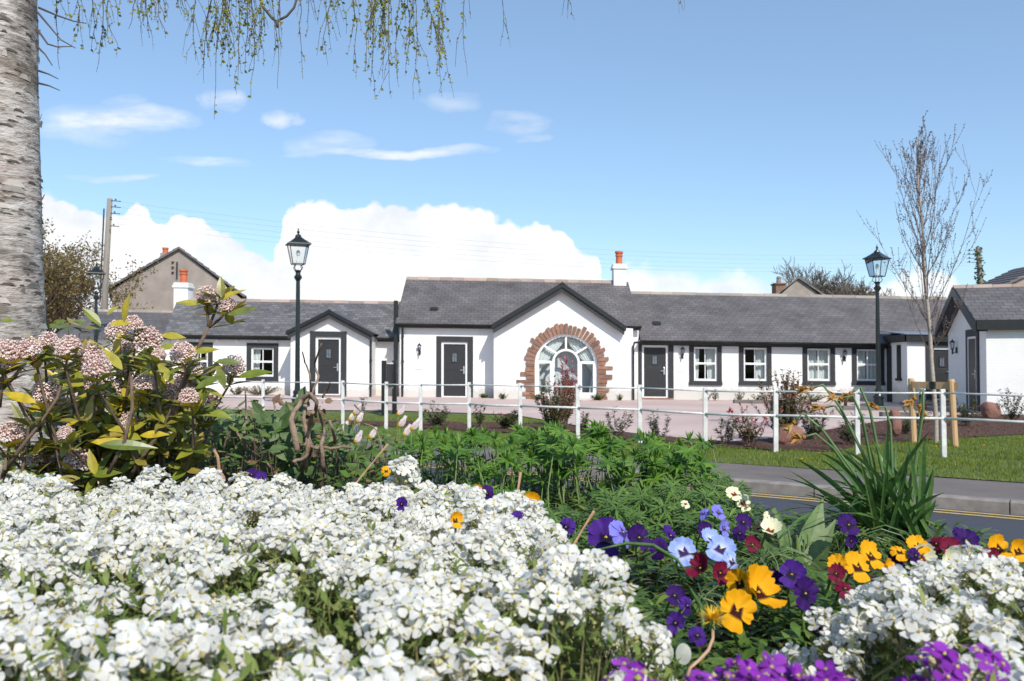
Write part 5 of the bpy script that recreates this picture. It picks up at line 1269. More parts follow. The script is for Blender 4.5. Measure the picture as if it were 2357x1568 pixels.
# ---------------------------------------------------------------- dandelion and odd bits
p=at(1637,1424,.87); T=thing('dandelion','single shaggy yellow dandelion on a bent pinkish stalk','dandelion',(p.x,p.y,1.0))
m=MB()
for i in range(130):
    a=uni(0,6.28); el=uni(-.1,1.15)**1; d=V(math.cos(a)*math.cos(el),math.sin(a)*math.cos(el),math.sin(el)); m.leaf(p,d,V(0,0,1) if el<1 else V(0,1,0),uni(.013,.018),.0021,curl=-.1,seg=2,cheap=True,shape=.5)
part('flower_head',m,MT['dandelion'],T)
m=MB()
for i in range(16):
    a=i*.4; m.leaf(p-V(0,0,.001),(math.cos(a),math.sin(a),-.25 if i%2 else -.8),(0,0,-1),.009,.003,seg=2,cheap=True)
m.lathe([(.002,-.008),(.005,-.004),(.0045,.001)],p,8); part('bracts',m,MT['greenstem'],T)
m=MB(); m.tube([p-V(0,0,.006),at(1637,1465,.86),at(1626,1492,.84),at(1604,1515,.83),at(1585,1530,.82),at(1560,1560,.84)+V(0,0,-.02)],.0017,6); part('stalk',m,MT['skimpink'] if 'skimpink' in MT else MT['terrapink'] if 'terrapink' in MT else pm('pink_stalk',(.5,.3,.22),(.4,.28,.16),30,.5),T,smooth=True)
T=thing('honesty_pods','pair of pale papery oval discs on a thin stem at the bottom','seed pods',(at(1550,1500,.8).x,.8,1.0))
for px_,a in ((1531,.5),(1570,-.25)):
    m=MB(); c=at(px_,1500,.78); n=18; ring_=[(c+V(math.cos(t)*.0068,.004*math.cos(t)*a,math.sin(t)*.0095)) for t in [2*PI*i/n for i in range(n)]]
    m.add([c+V(0,-.001,0)]+ring_,[(0,i+1,(i+1)%n+1) for i in range(n)]); m.add([c+V(0,.0005,0)]+[q+V(0,.0006,0) for q in ring_],[(0,(i+1)%n+1,i+1) for i in range(n)]); part('disc',m,MT['lunaria'],T)
m=MB(); m.tube([at(1550,1560,.79),at(1550,1520,.78),at(1540,1505,.78)],.0008,4); part('stem',m,MT['greenstem'],T)
for i,(pts,lb) in enumerate(((((1182,1185,1.3),(1190,1140,1.33),(1198,1088,1.36)),'thin dry stalk with brown tip standing behind the white carpet'),(((1322,1248,1.28),(1343,1212,1.31),(1366,1176,1.34)),'thin dry stalk leaning right beside the purple pansy row'),(((850,1075,1.75),(870,1050,1.8),(893,1023,1.85)),'pale dry stalk leaning right behind the white carpet'))):
    m=MB(); q=[at(*t) for t in pts]; g_=q[0]-(q[1]-q[0])*min(4,(q[0].z-.98)/max(.01,(q[1]-q[0]).z)); m.tube([g_]+q,[.0018,.0018,.0016,.0026],5); solo('dry_stalk',m,MT['seed'],loc=q[0],label=lb,cat='dry stalk',group='dry stalks')
m=MB(); c=at(508,1103,1.75); m.blob(c,.012,0,2,.08,(1,1,1.25)); m.tube([c+V(0,.0,.01),c+V(-.004,0,.045),c+V(-.012,0,.06)],.003,6)
for i in range(7): m.leaf(c+V(0,0,.014),(uni(-1,1),uni(-1,1),1),(0,-1,0),.012,.005,seg=2,cheap=True)
solo('seed_head',m,MT['seed'],loc=c,label='round dry brown seed head behind the left part of the white carpet',cat='seed head')

# ---------------------------------------------------------------- lupins
def palmate(m,c,nr,n,Ln,Wd,mi=0,droop=-.25,cut=False):
    nr=nr.normalized(); a=nr.orthogonal().normalized()
    for k in range(n):
        d=a.copy(); d.rotate(Matrix.Rotation(2*PI*k/n+uni(-.12,.12),3,nr)); l=Ln*uni(.75,1.1)
        m.leaf(c,d+nr*.28,nr,l,Wd,curl=droop,fold=.25,seg=4,mi=mi,shape=.85)
        if cut:
            for s in (-1,1):
                e=d.copy(); e.rotate(Matrix.Rotation(s*.55,3,nr)); m.leaf(c+d*l*.35,e+nr*.1,nr,l*.55,Wd*.75,curl=droop,seg=2,cheap=True,mi=mi)
                m.leaf(c+d*l*.6,e+nr*.1,nr,l*.35,Wd*.6,curl=droop,seg=2,cheap=True,mi=mi)
def lupin(label,px0,px1,d0,d1,n,zlo,zhi,bright=0,Ln=.038):
    cx=wx((px0+px1)/2,(d0+d1)/2); cy=(d0+d1)/2
    T=thing('lupin_plant',label,'lupin',(cx,cy,.98),0,'leafy lupin clumps'); lf=MB(); st=MB()
    for i in range(n):
        d_=uni(d0,d1); x=wx(uni(px0,px1),d_); z=uni(zlo,zhi)**1
        if npd(x,d_)>2.15: z-=.0
        c=V(x,d_,z); nr=V(uni(-.5,.5),uni(-.75,.15),1); palmate(lf,c,nr,rnd.randint(8,11),Ln*uni(.75,1.2),.0085*Ln/.038)
        b=V(x+uni(-.04,.04),d_+uni(-.03,.05),.96); st.tube([b,b.lerp(c,.5)+V(uni(-.01,.01),0,0),c],[.0022,.0018,.0012],4,cap=False)
        if rnd.random()<.6:   # young upright rosette
            for k in range(8):
                a=uni(0,6.28); lf.leaf(c+V(0,0,.004),(math.cos(a)*.6,math.sin(a)*.6,1),(math.cos(a),math.sin(a),-.4),Ln*uni(.5,.8),.006,curl=-.1,fold=.3,seg=3)
    part('leaves',lf,MT['lupin'],T); part('stems',st,MT['greenstem'],T)
lupin('low lupin clump beside the small pink tulips',925,1060,2.1,2.65,44,1.06,1.125)
lupin('lupin clump left of the centre, in front of the twelfth white post',1040,1190,2.0,2.55,52,1.05,1.13)
lupin('lupin clump with its stems showing in the middle of the bed',1170,1330,1.95,2.5,56,1.05,1.145)
lupin('tallest lupin clump below the red photinia shrub',1255,1400,1.95,2.35,40,1.08,1.165,Ln=.046)
lupin('lupin clump below the right cottage door',1380,1520,1.9,2.35,52,1.04,1.14)
lupin('rightmost lupin clump touching the far pavement line',1500,1640,1.95,2.3,50,1.02,1.135)
lupin('short lupin shoots in front of the clump with showing stems',1060,1250,1.65,1.95,34,1.0,1.06,Ln=.033)
def cutplant(label,px0,px1,d0,d1,n,zlo,zhi,Ln=.034):
    cx=wx((px0+px1)/2,(d0+d1)/2); cy=(d0+d1)/2
    T=thing('cranesbill_plant',label,'leafy plant',(cx,cy,.98),0,'cut leaved plants'); lf=MB(); st=MB()
    for i in range(n):
        d_=uni(d0,d1); x=wx(uni(px0,px1),d_); z=uni(zlo,zhi); c=V(x,d_,z); palmate(lf,c,V(uni(-.5,.5),uni(-.9,.1),1),rnd.randint(5,6),Ln*uni(.8,1.25),.006,cut=True,droop=-.2)
        st.tube([V(x+uni(-.03,.03),d_+.03,.96),c],.0012,3,cap=False)
    part('leaves',lf,MT['geran'],T); part('stems',st,MT['greenstem'],T)
cutplant('finely cut leaved plant in front of the right lupins',1380,1530,1.6,1.9,50,1.0,1.06)
cutplant('finely cut leaved plant right of the others, below the kerb',1520,1700,1.65,1.98,62,1.0,1.075)
cutplant('finely cut leaves hanging over the pale blue pansies',1590,1740,1.5,1.75,34,1.0,1.05,.03)
cutplant('dark cut leaved plant in front of the tall lupin clump',1230,1400,1.55,1.8,34,.99,1.04,.03)

# ---------------------------------------------------------------- daffodils
T=thing('daffodil_clump','clump of long strap leaves with withered orange flowers on bent stalks','daffodil',(wx(2070,1.6),1.6,.98))
lf=MB(); b0=V(wx(2070,1.6),1.6,.975)
def strap(m,p,q,w,bend,seg=8,twist=0):
    """long strap leaf from p to q, sagging sideways"""
    ax_=(q-p); vs=[];uv=[]; sd=V(math.cos(uni(-.7,.7)),math.sin(uni(-.7,.7)),0)
    for i in range(seg+1):
        t=i/seg; c=p+ax_*t+V(0,0,bend*4*t*(1-t)*ax_.length); ww=w*.5*(1-.25*t if t<.8 else .8*(1-t)/.2+.04)
        s2=sd*math.cos(twist*t)+V(0,-1,0)*math.sin(twist*t)
        vs+=[c-s2*ww+V(0,-.15*ww,0),c+V(0,.35*ww,0),c+s2*ww+V(0,-.15*ww,0)]; uv+=[(t,0)]*3
    m.add(vs,[(i*3+j,i*3+j+1,(i+1)*3+j+1,(i+1)*3+j) for i in range(seg) for j in range(2)],0,uv)
tipl=[(1800,1170,.1),(1840,1130,.12),(1780,1200,.15),(1930,1200,.2),(1960,1180,.18),(2180,1200,.15),(2165,1160,.1),(1880,1180,.18),(1990,1130,.08),(2060,1130,.1),(2090,1070,.04),(1770,1148,.02),(1810,1080,.05),(1880,1040,.1),(1900,1110,.12),(1840,1190,.1),(1860,1150,.14),(2144,1080,0),(2140,1010,.0),(2000,1000,.04),(2060,1010,.03),(1985,1060,.05),(1930,1030,.06),(2180,1230,.12),(1900,1240,.2),(1790,1240,.2),(2100,1120,.1),(2130,1190,.18),(2030,1090,.1),(1960,1130,.12),(2075,1080,.06),(1850,1230,.22),(2150,1150,.034),(2110,1040,.02),(2010,1150,.1),(2040,1020,.02)]
for k in range(96):
    a,b_,bd=tipl[k%len(tipl)]; j=0 if k<len(tipl) else 28
    q=at(a+uni(-j,j),b_+uni(-j,j)*1.2,1.55+uni(-.14,.14)); p=b0+V(uni(-.065,.06),uni(-.05,.06),0); strap(lf,p,q,uni(.010,.018),bd+uni(-.01,.07),9,uni(-.8,.8))
part('leaves',lf,MT['daff'],T)
for a,b_,dn in ((1861,896,(-.8,-.2,-.1)),(1927,916,(-1,-.2,.1)),(1952,908,(-.6,-.3,-.2)),(2100,922,(-.7,-.3,-.6)),(1822,977,(-.7,-.2,-.7)),(1886,938,(-.8,0,.1)),(2012,936,(-.5,-.3,.2)),(2118,941,(.1,-.4,-.8)),(1842,1006,(-.9,-.2,.0))):
    h=at(a,b_,1.55+uni(-.08,.1)); p=b0+V(uni(-.04,.05),uni(-.04,.04),0); m=MB(); dn=V(*dn).normalized()
    nk=h-dn*.022
    m.tube([p,p.lerp(nk,.45)+V(.008,0,.004),p.lerp(nk,.85)+V(.012,0,.012),nk+V(.006,0,.006),h-dn*.006],[.003,.0028,.0024,.0018,.0022],6)
    s=part('stalk',m,MT['daffstem'] if 'daffstem' in MT else MT['greenstem'],T,smooth=True)
    m=MB()
    for k in range(11):
        m.leaf(h+V(uni(-.002,.002),uni(-.002,.002),uni(-.002,.002)),dn+V(uni(-.45,.45),uni(-.45,.45),uni(-.45,.45)),(uni(-1,1),uni(-1,1),uni(-1,1)),uni(.014,.026),uni(.005,.010),curl=uni(-.5,.3),fold=.5,seg=3,twist=uni(-1.5,1.5))
    m.blob(h-dn*.006,.0045,0,1,.1)
    part('withered_flower',m,MT['dry'],s)
# broad leaves left of the daffodils
T=thing('broad_leaved_plant','upright broad pointed leaves between the cream pansies and the daffodils','leafy plant',(wx(1830,1.45),1.45,.98)); m=MB()
for bx,tx,ty,w in ((1825,1780,1165,.024),(1830,1850,1175,.03),(1835,1885,1150,.05),(1815,1755,1235,.028),(1800,1740,1290,.03),(1845,1920,1195,.034),(1840,1880,1245,.032),(1820,1800,1230,.026),(1835,1845,1230,.03),(1850,1905,1260,.03),(1810,1770,1300,.02),(1845,1870,1290,.03)):
    p=at(bx+uni(-14,14),1335,1.4); q=at(tx,ty,1.42+uni(-.1,.1)); d=q-p; m.leaf(p,d,V(uni(-.5,.5),-1,.3),d.length,w,curl=uni(-.15,.05),fold=.25,seg=8,shape=.7)
part('leaves',m,MT['hosta'],T)
m=MB()
for k in range(9): p=at(1830+uni(-25,25),1340,1.42); q=p+V(uni(-.02,.02),0,uni(.05,.09)); m.tube([p,q],.0018,5)
part('stalks',m,MT['greenstem'],T)
def grasstuft(label,px_,py_,d_,n,ln,w):
    b=at(px_,py_,d_); m=MB()
    for k in range(n):
        a=uni(0,6.28); e=b+V(uni(-w,w),uni(-w,w),0); l=ln*uni(.6,1.1); pts=[e+V(math.cos(a)*l*t*.9,math.sin(a)*l*t*.9,l*(1.3*t-1.25*t*t)) for t in (0,.25,.5,.75,1)]
        m.tube(pts,[.0012,.0012,.001,.0007,.0003],3,cap=False)
    solo('grassy_tuft',m,MT['grasst'],loc=b,label=label,cat='grass tuft',group='fine leaved tufts')
MT['grasst']=leafmat('tuft_blade',(.08,.14,.05),(.12,.19,.06),(.18,.24,.1),trans=.2)
grasstuft('fine arching grassy tuft below the daffodil leaves',1930,1270,1.5,70,.13,.03)
grasstuft('fine grassy tuft beside the wine red pansies',1750,1310,1.25,40,.09,.02)
grasstuft('sparse grassy tuft curving beside the dandelion',1600,1400,1.05,12,.08,.02)
m=MB(); A=[at(x,y,d) for x,y,d in ((1378,1262,1.1),(1440,1248,1.12),(1500,1252,1.14),(1555,1285,1.16),(1590,1330,1.15))]
m.tube(A,[.0012,.0022,.0025,.0022,.001],5); solo('fallen_leaf_blade',m,MT['daff'],loc=A[0],label='single long green blade arching beside the edge of the white carpet',cat='leaf blade',smooth=True)
m=MB(); m2=[at(x,y,d) for x,y,d in ((1586,1350,1.0),(1610,1390,.99),(1615,1430,.97),(1612,1450,.97))]; m.tube(m2,[.001,.003,.003,.002],5)
solo('upright_leaf_blade',m,MT['daff'],loc=m2[0],label='short upright green blade just above the dandelion',cat='leaf blade',smooth=True)

# ---------------------------------------------------------------- small tulips
for i,(px_,py_,lb) in enumerate(((806,970,'leftmost in the upper trio'),(824,974,'right one in the upper trio'),(817,956,'topmost in the upper trio'),(917,957,'tallest one leaning right, alone by the fence foot'),(920,984,'peach one under the tallest'),(949,991,'small white one right of the peach one'),(817,1001,'below the upper trio'),(792,998,'lilac white one at far left of the group'),(932,1005,'lowest small bud right of the leaves'),(820,1020,'lowest one among the leaves'),(853,1010,'one standing between both groups'))):
    d_=2.35+uni(-.15,.15); c=at(px_,py_,d_); T=thing('small_tulip','small pink and yellow tulip, '+lb,'tulip',(c.x,c.y,.98),0,'small closed tulips'); ln=uni(-.5,.5); ax_=V(.45+ln*.4,0,1).normalized()
    m=MB()
    for k in range(6):
        a=k*PI/3; o=ax_.orthogonal().normalized(); o.rotate(Matrix.Rotation(a,3,ax_)); m.leaf(c+o*.002,ax_+o*.28,o,.036,.017,curl=-.22,fold=-.3,seg=4,shape=.7)
    part('petals',m,MT['tulip'],T)
    m=MB(); m.lathe([(.001,-.002),(.0055,.004),(.006,.009)],c,8); part('flower_base',m,MT['yellowbase'] if 'yellowbase' in MT else MT['dandelion'],T)
    m=MB(); b=V(c.x+uni(-.02,.02),c.y,.98); m.tube([b,b.lerp(c,.6),c],.0015,4); part('stalk',m,MT['greenstem'],T)
    m=MB()
    for k in range(3): e=b+V(uni(-.09,.09),uni(-.04,.04),uni(.05,.1)); strap(m,b,e,.012,.12,6)
    part('leaf',m,MT['daff'],T)

# ---------------------------------------------------------------- woody stems and mottled leaves behind the carpet
T=thing('woody_plant','old plant of twisted bare brown stems with mottled leaves in front of the street lamp','shrub',(wx(740,2.3),2.3,.98))
def zp(a,b,d=2.12): return at(a*.2333+471.4,b*.2333+825,d)
SL=[([(930,920),(880,700),(870,560),(960,420),(1040,360),(1100,430),(1095,580)],.008),([(1090,1000),(1050,850),(1000,700),(985,560),(1010,400),(1060,350)],.007),([(880,1020),(990,970),(1055,920),(1060,860)],.005),
 ([(1290,830),(1262,700),(1235,625),(1200,632)],.0045),([(1080,880),(1250,882),(1400,870),(1450,885)],.005),([(1050,345),(1035,150),(990,40),(960,-60)],.0028),([(1060,345),(1120,180),(1085,60),(1130,-80),(1150,-150)],.0032),([(1160,390),(1215,300),(1240,235)],.003),
 ([(1000,1100),(1010,900),(1040,700),(1080,520)],.008),([(1180,1100),(1160,850),(1180,700),(1120,500)],.006),([(740,1180),(600,1010),(430,880),(270,640)],.004),([(400,740),(415,560),(402,300)],.0035),([(180,1000),(220,800),(300,640)],.003),([(1810,1300),(1765,960),(1700,710),(1580,640)],.0022),([(600,900),(500,770),(480,560),(440,470)],.003),([(950,860),(1000,850),(1010,780)],.004),([(700,520),(690,420),(780,400)],.003),([(1480,460),(1540,520),(1600,530)],.002),([(1080,340),(1000,330),(960,300)],.003)]
for pts,r in SL:
    m=MB(); q=[zp(a,b,2.12+uni(-.12,.12)*.6) for a,b in pts]; k=len(q); sm=[]
    for i in range(k-1):
        for t in (0,.33,.66):
            p0,p1,p2,p3=q[max(i-1,0)],q[i],q[i+1],q[min(i+2,k-1)]
            sm.append(.5*((2*p1)+(p2-p0)*t+(2*p0-5*p1+4*p2-p3)*t*t+(3*p1-p0-3*p2+p3)*t**3))
    sm.append(q[-1]); sm=[s+V(uni(-1,1),0,uni(-1,1))*r*.35 for s in sm]; n=len(sm); m.tube(sm,[r*(1-.5*i/n)*uni(.85,1.15) for i in range(n)],6); part('stem',m,MT['deadstem'],T,smooth=True)
m=MB()
for a,b,s,mi in ((700,620,1.3,0),(690,680,1.2,0),(960,480,1,0),(740,510,1.1,1),(930,740,1.2,0),(780,900,1.4,0),(850,1000,1.2,0),(1140,700,1.3,1),(1090,580,1,1),(1500,1040,1.1,0),(330,770,1.3,0),(200,850,1.3,0),(650,780,1.2,1),(1150,520,1,1),(1120,480,1,1),(1000,1080,1.3,0),(1350,780,1,0),(500,620,1.1,0),(420,680,1.1,0),(1370,760,.9,0)):
    for k in range(9):
        c=zp(a+uni(-90,90),b+uni(-90,90),2.18+uni(-.04,.22)); s*=.75 if mi else 1; m.leaf(c,(uni(-1,1),uni(-.4,.4),uni(-.8,.9)),(uni(-.4,.4),-1,uni(0,.8)),.036*s,.022*s,curl=uni(-.3,.2),fold=uni(-.3,.4),seg=5,mi=mi,shape=.65)
part('leaves',m,[MT['heuch'],MT['heuchb']],T)
def mottled(label,px0,px1,d0,d1,n,zlo,zhi,s=.045,mats=('heuch','heuchb','weed'),name='mottled_leaf_plant'):
    cx=wx((px0+px1)/2,(d0+d1)/2); T=thing(name,label,'leafy plant',(cx,(d0+d1)/2,.98)); m=MB(); st=MB()
    for i in range(n):
        d_=uni(d0,d1); x=wx(uni(px0,px1),d_); z=uni(zlo,zhi); k=rnd.choices((0,1,2),(4,.5,6))[0]; l=s*uni(.6,1.25)*(.6 if k==1 else 1)
        a=uni(0,6.28); l*=.85; m.leaf((x,d_,z),(math.cos(a),math.sin(a),uni(-.3,.7)),(uni(-.5,.5),uni(-1,0),1),l,l*(.7 if k<2 else .3),curl=uni(-.35,.1),fold=uni(0,.3),seg=4,mi=k,shape=.65)
        if i%3==0: st.tube([(x+uni(-.03,.03),d_,.96),(x,d_,z)],.0014,3,cap=False)
    part('leaves',m,[MT[q] for q in mats],T); part('stems',st,MT['stem'],T)
mottled('mass of mottled dark green leaves left of the twisted stems',430,640,2.0,2.7,640,1.0,1.185,.04)
mottled('mottled leaves around the foot of the twisted stems',620,800,2.15,2.7,420,1.0,1.15,.04)
mottled('loose leaves right of the twisted stems, under the tulips',790,950,2.0,2.7,340,1.0,1.12,.036,('weed','heuchb','weed'))
mottled('deep green leaves under the pink flowering shrub',150,470,2.0,2.8,420,.99,1.13,.05,('weed','heuchb','skimleaf'))
mottled('dark green leaves right behind the birch trunk',120,420,2.9,3.6,330,1.0,1.2,.06)
mottled('green leaves crowding between skimmia and the twisted stems',400,600,2.5,3.1,260,1.02,1.19,.045,('weed','heuch','heuch'))
mottled('low green leaves at the left edge under the shrub',-40,180,1.6,2.3,240,1.0,1.1,.045)

# ---------------------------------------------------------------- low leaves over the open soil
m=MB(); n=0
while n<34000:
    y=uni(.45,3.6); x=uni(-1,1)*(.62*y+.1) if n<24000 else uni(-3.2,1.6)
    if npd(x,y)>2.2-.28*smooth(.3,.7,x) or pl_in(x,y,P1) or pl_in(x,y,P2): continue
    if noise.noise(V(x*4,y*4,40))<-.18 and rnd.random()<.75: continue
    z=zbed(x,y)+uni(.0,.055)*(.5+noise.noise(V(x*6,y*6,50)))+.003; a=uni(0,6.28); l=uni(.014,.034)
    m.leaf((x,y,z),(math.cos(a),math.sin(a),uni(0,.9)),(0,0,1),l,l*uni(.25,.5),curl=-.25,seg=2,cheap=True); n+=1
solo('ground_cover',m,MT['weed'],label='low green leaves of seedlings and weeds covering the soil of the flower bed',cat='ground cover',kind='stuff')
m=MB()
for n in range(2600):
    y=uni(.5,2.6); x=uni(-1,1)*(.62*y+.1); z=zbed(x,y)+.004; s=uni(.004,.014); a=uni(0,6.28); c,sn=math.cos(a),math.sin(a)
    m.add([(x+c*s,y+sn*s,z+uni(0,.006)),(x-sn*s*.4,y+c*s*.4,z),(x-c*s,y-sn*s,z+uni(0,.006)),(x+sn*s*.4,y-c*s*.4,z+.003)],[(0,1,2,3)])
solo('bark_litter',m,MT['chip'],label='small bark crumbs and litter on the bed soil',cat='litter',kind='stuff')

# ---------------------------------------------------------------- skimmia
def panicle(seed):
    global rnd
    old=rnd; rnd=random.Random(seed); m=MB(); core=MB()
    m.tube([(0,0,-.03),(0,0,.025)],[.0018,.0012],5,1)
    for i in range(210):
        t=(i+.5)/210; ph=i*2.39996; el=t**.75; z=.034*(1-el*1.12)+uni(-.002,.002); r=.0235*math.sin(min(1,.18+el*.95)*PI*.62)+uni(-.002,.002)
        c=V(math.cos(ph)*r,math.sin(ph)*r,z); q=uni(.002,.0032)
        if rnd.random()<.78: m.oct(c,q,0)
        else:
            nr=V(c.x,c.y,c.z+.005).normalized(); a=nr.orthogonal().normalized()
            for k in range(4):
                d=a.copy(); d.rotate(Matrix.Rotation(k*PI/2,3,nr)); s=d.cross(nr); m.add([c,c+d*.0018-s*.0011,c+d*.0034+nr*.0008,c+d*.0018+s*.0011],[(0,1,2,3)],2)
        if i%3==0: m.tube([c,c*.35],.0005,3,1,cap=False)
    for i in range(60):
        c=V(uni(-1,1),uni(-1,1),uni(-.2,1)).normalized()*uni(.008,.016); m.oct(c+V(0,0,.006),.0024,1)
    rnd=old; return m
pan=[panicle(s) for s in (1,2,3,4)]
MT['skimwhite']=pm('skimmia_open_flower',(.78,.66,.62),(.8,.74,.7),60,.6)
panmesh=[q.mesh('flower_panicle',[MT['skimflower'],MT['skimstalk'],MT['skimwhite']]) for q in pan]
SK=thing('skimmia_shrub','large shrub with pale pink bead like flower clusters and yellow green leaves at left','shrub',(wx(280,1.9),1.9,.98))
PP=[(45,540,150),(200,520,130),(305,470,110),(435,510,140),(400,610,130),(590,560,130),(620,640,160),(750,410,130),(850,365,110),(780,510,110),(940,465,165),(850,640,150),(1170,550,140),(1180,710,170),(1130,790,150),(1270,660,100),(1320,850,150),(1490,630,130),(600,745,110),(700,775,140),(925,745,120),(925,810,100),(295,785,150),(415,870,80),(680,880,85),(830,980,100),(875,1040,90),(1240,900,90),(75,1060,150),(150,1120,90),(600,1095,120),(430,1060,90),(250,1200,150),(320,1240,150),(500,1240,150),(540,1290,120),(420,1385,60),(510,1500,80),(1315,180,115),(1455,250,100),(1410,150,65),(1010,560,80),(25,620,110),(560,520,90),(1210,830,110)]
stm=MB(); lvs=MB(); base=[V(wx(300,2.0),2.0,.97),V(wx(190,1.9),1.9,.97),V(wx(120,1.8),1.8,.97),V(wx(380,1.95),1.95,.97)]
def whorl(c,ax_,n,s,darkp=.3,ang=.75):
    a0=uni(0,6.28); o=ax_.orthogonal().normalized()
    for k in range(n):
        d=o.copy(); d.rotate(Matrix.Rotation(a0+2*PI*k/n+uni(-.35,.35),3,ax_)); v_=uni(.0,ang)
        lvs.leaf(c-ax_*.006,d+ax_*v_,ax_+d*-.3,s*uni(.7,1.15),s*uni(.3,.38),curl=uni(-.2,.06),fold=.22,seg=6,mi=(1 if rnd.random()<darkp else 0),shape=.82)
nodes=[]
for i,(a,b,w) in enumerate(PP):
    d_=1.72+.3*rnd.random()
    if i in (38,39,40): d_=1.85
    c=at(a/2.7716,b/2.7716+612.8,d_); s=1.04*w/2.7716*d_/F/.047
    tilt=V(uni(-.3,.3),uni(-.35,.1),1).normalized()
    M=Matrix.Translation(c-V(0,0,.012*s))@tilt.to_track_quat('Z','Y').to_matrix().to_4x4()@Matrix.Rotation(uni(0,6),4,'Z')@Matrix.Scale(s,4)
    o=bpy.data.objects.new('flower_panicle',panmesh[i%4]); COL.objects.link(o); o.parent=SK; o.matrix_local=W[SK.name].inverted()@M; W[o.name]=M
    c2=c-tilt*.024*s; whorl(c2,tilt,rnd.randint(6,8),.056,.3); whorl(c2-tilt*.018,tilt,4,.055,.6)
    if i not in (38,39,40):
        b_=min(base,key=lambda q:(q.x-c.x)**2+rnd.random()*.02); h=(c2-b_); k1=b_+h*.35+V(uni(-.03,.03),0,.0); k2=b_+h*.7+V(uni(-.02,.02),uni(-.03,.03),-.015)
        stm.tube([b_,k1,k2,c2-tilt*.02,c2+tilt*.01],[.0045,.0038,.003,.0024,.002],6,cap=False)
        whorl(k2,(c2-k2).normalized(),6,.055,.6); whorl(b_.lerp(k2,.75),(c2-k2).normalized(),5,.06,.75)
tp=[at(x/2.7716,y/2.7716+612.8,1.85) for x,y in ((830,1350),(960,1150),(1100,960),(1270,510),(1330,390))]
stm.tube(tp,[.006,.005,.0045,.004,.0035],7); 
for (a,b) in ((1315,215),(1450,285),(1405,185)): stm.tube([tp[-1],tp[-1].lerp(at(a/2.7716,b/2.7716+612.8,1.85),.5)+V(.0,0,-.003),at(a/2.7716,b/2.7716+612.8,1.85)],[.0035,.003,.0025],6)
for pts in (((30,1330),(140,1160),(250,1020),(370,840),(410,700)),((0,900),(15,740),(45,600)),((20,780),(90,710),(130,660)),((700,1320),(800,1120),(850,900),(840,700)),((0,1160),(50,1230),(40,1300))):
    stm.tube([at(x/2.7716,y/2.7716+612.8,1.75+.05*rnd.random()) for x,y in pts],[.0045,.004,.0038,.0032,.003][:len(pts)],6)
# leaves at places of their own
for (a,b,dx,dz,s,mi) in ((790,360,.25,1,1.5,0),(640,370,-1,.9,1.2,0),(1410,200,-.1,1,1.1,1),(1390,215,1,.35,1.3,0),(1270,240,-1,.05,1.1,0),(1450,310,1,.2,1.5,1),(1030,440,1,-.1,1.2,0),(1230,550,1,.15,1.3,0),(1010,520,1,.05,1.3,0),(1530,700,1,.15,1.7,0),(780,660,-1,1.2,1.4,0),(900,690,1,.9,1.4,0),(1110,750,-1,1.2,1.4,0),(1250,780,1,.5,1.6,0),(470,640,.5,1.2,1.7,1),(170,630,-1,-.2,1.3,0),(190,600,1,.1,1.4,1),(270,650,1,.2,1.2,0),(230,870,-1,.3,1.8,0),(290,980,-1,-.8,1.6,1),(640,1060,-1,.5,1.6,0),(640,1140,1,.0,2.6,1),(900,1080,1,.1,1.4,0),(1330,920,1,-.25,1.3,0),(600,1330,1,.1,1.5,0),(60,1310,1,-.2,1.6,0),(520,1350,-1,-.1,1.4,1),(620,1330,-.3,1.1,1.3,0),(5,350,1,.1,.6,0),(860,1140,-1,.1,2.2,0),(540,760,-1,.2,1.4,0),(570,820,1,.6,1.3,1),(400,1220,.3,1.0,1.2,0),(1380,610,1,.0,1.2,1),(560,1000,.2,1,1.4,1),(1390,640,.3,-1,1.2,1),(680,310,1,.9,.7,0),(700,370,1,.1,1.1,0)):
    c=at(a/2.7716,b/2.7716+612.8,1.78+uni(-.05,.05)); lvs.leaf(c,(dx,uni(-.3,.2),dz),(uni(-.2,.2),-.75,.65),.042*s,.0165*s**.5,curl=uni(-.15,.05),fold=.22,seg=7,mi=mi,shape=.8)

for i in range(620):      # inner leaves of the shrub
    a=uni(60,1330); b=uni(560,1330)
    if b<560+abs(a-750)*.25: continue
    if (a>1000 and b>1000) or (a<400 and b>640 and rnd.random()<.8): continue
    c=at(a/2.7716,b/2.7716+612.8,uni(1.85,2.1)); t=uni(0,6.28); lvs.leaf(c,(math.cos(t),uni(-.4,.4),math.sin(t)*.6+.3),(uni(-.4,.4),-.6,.8),uni(.04,.065),uni(.014,.02),curl=uni(-.2,.05),fold=.22,seg=5,mi=(1 if rnd.random()<.35 else 0),shape=.8)
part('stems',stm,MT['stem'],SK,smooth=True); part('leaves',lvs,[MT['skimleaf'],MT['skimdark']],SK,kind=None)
# red-brown evergreen bit behind, right of the trunk
mottled('dark red green evergreen leaves between the birch trunk and the far street lamp',105,230,2.6,3.2,170,1.2,1.46,.055,('skimdark','heuchb','heuch'))
m=MB(); 
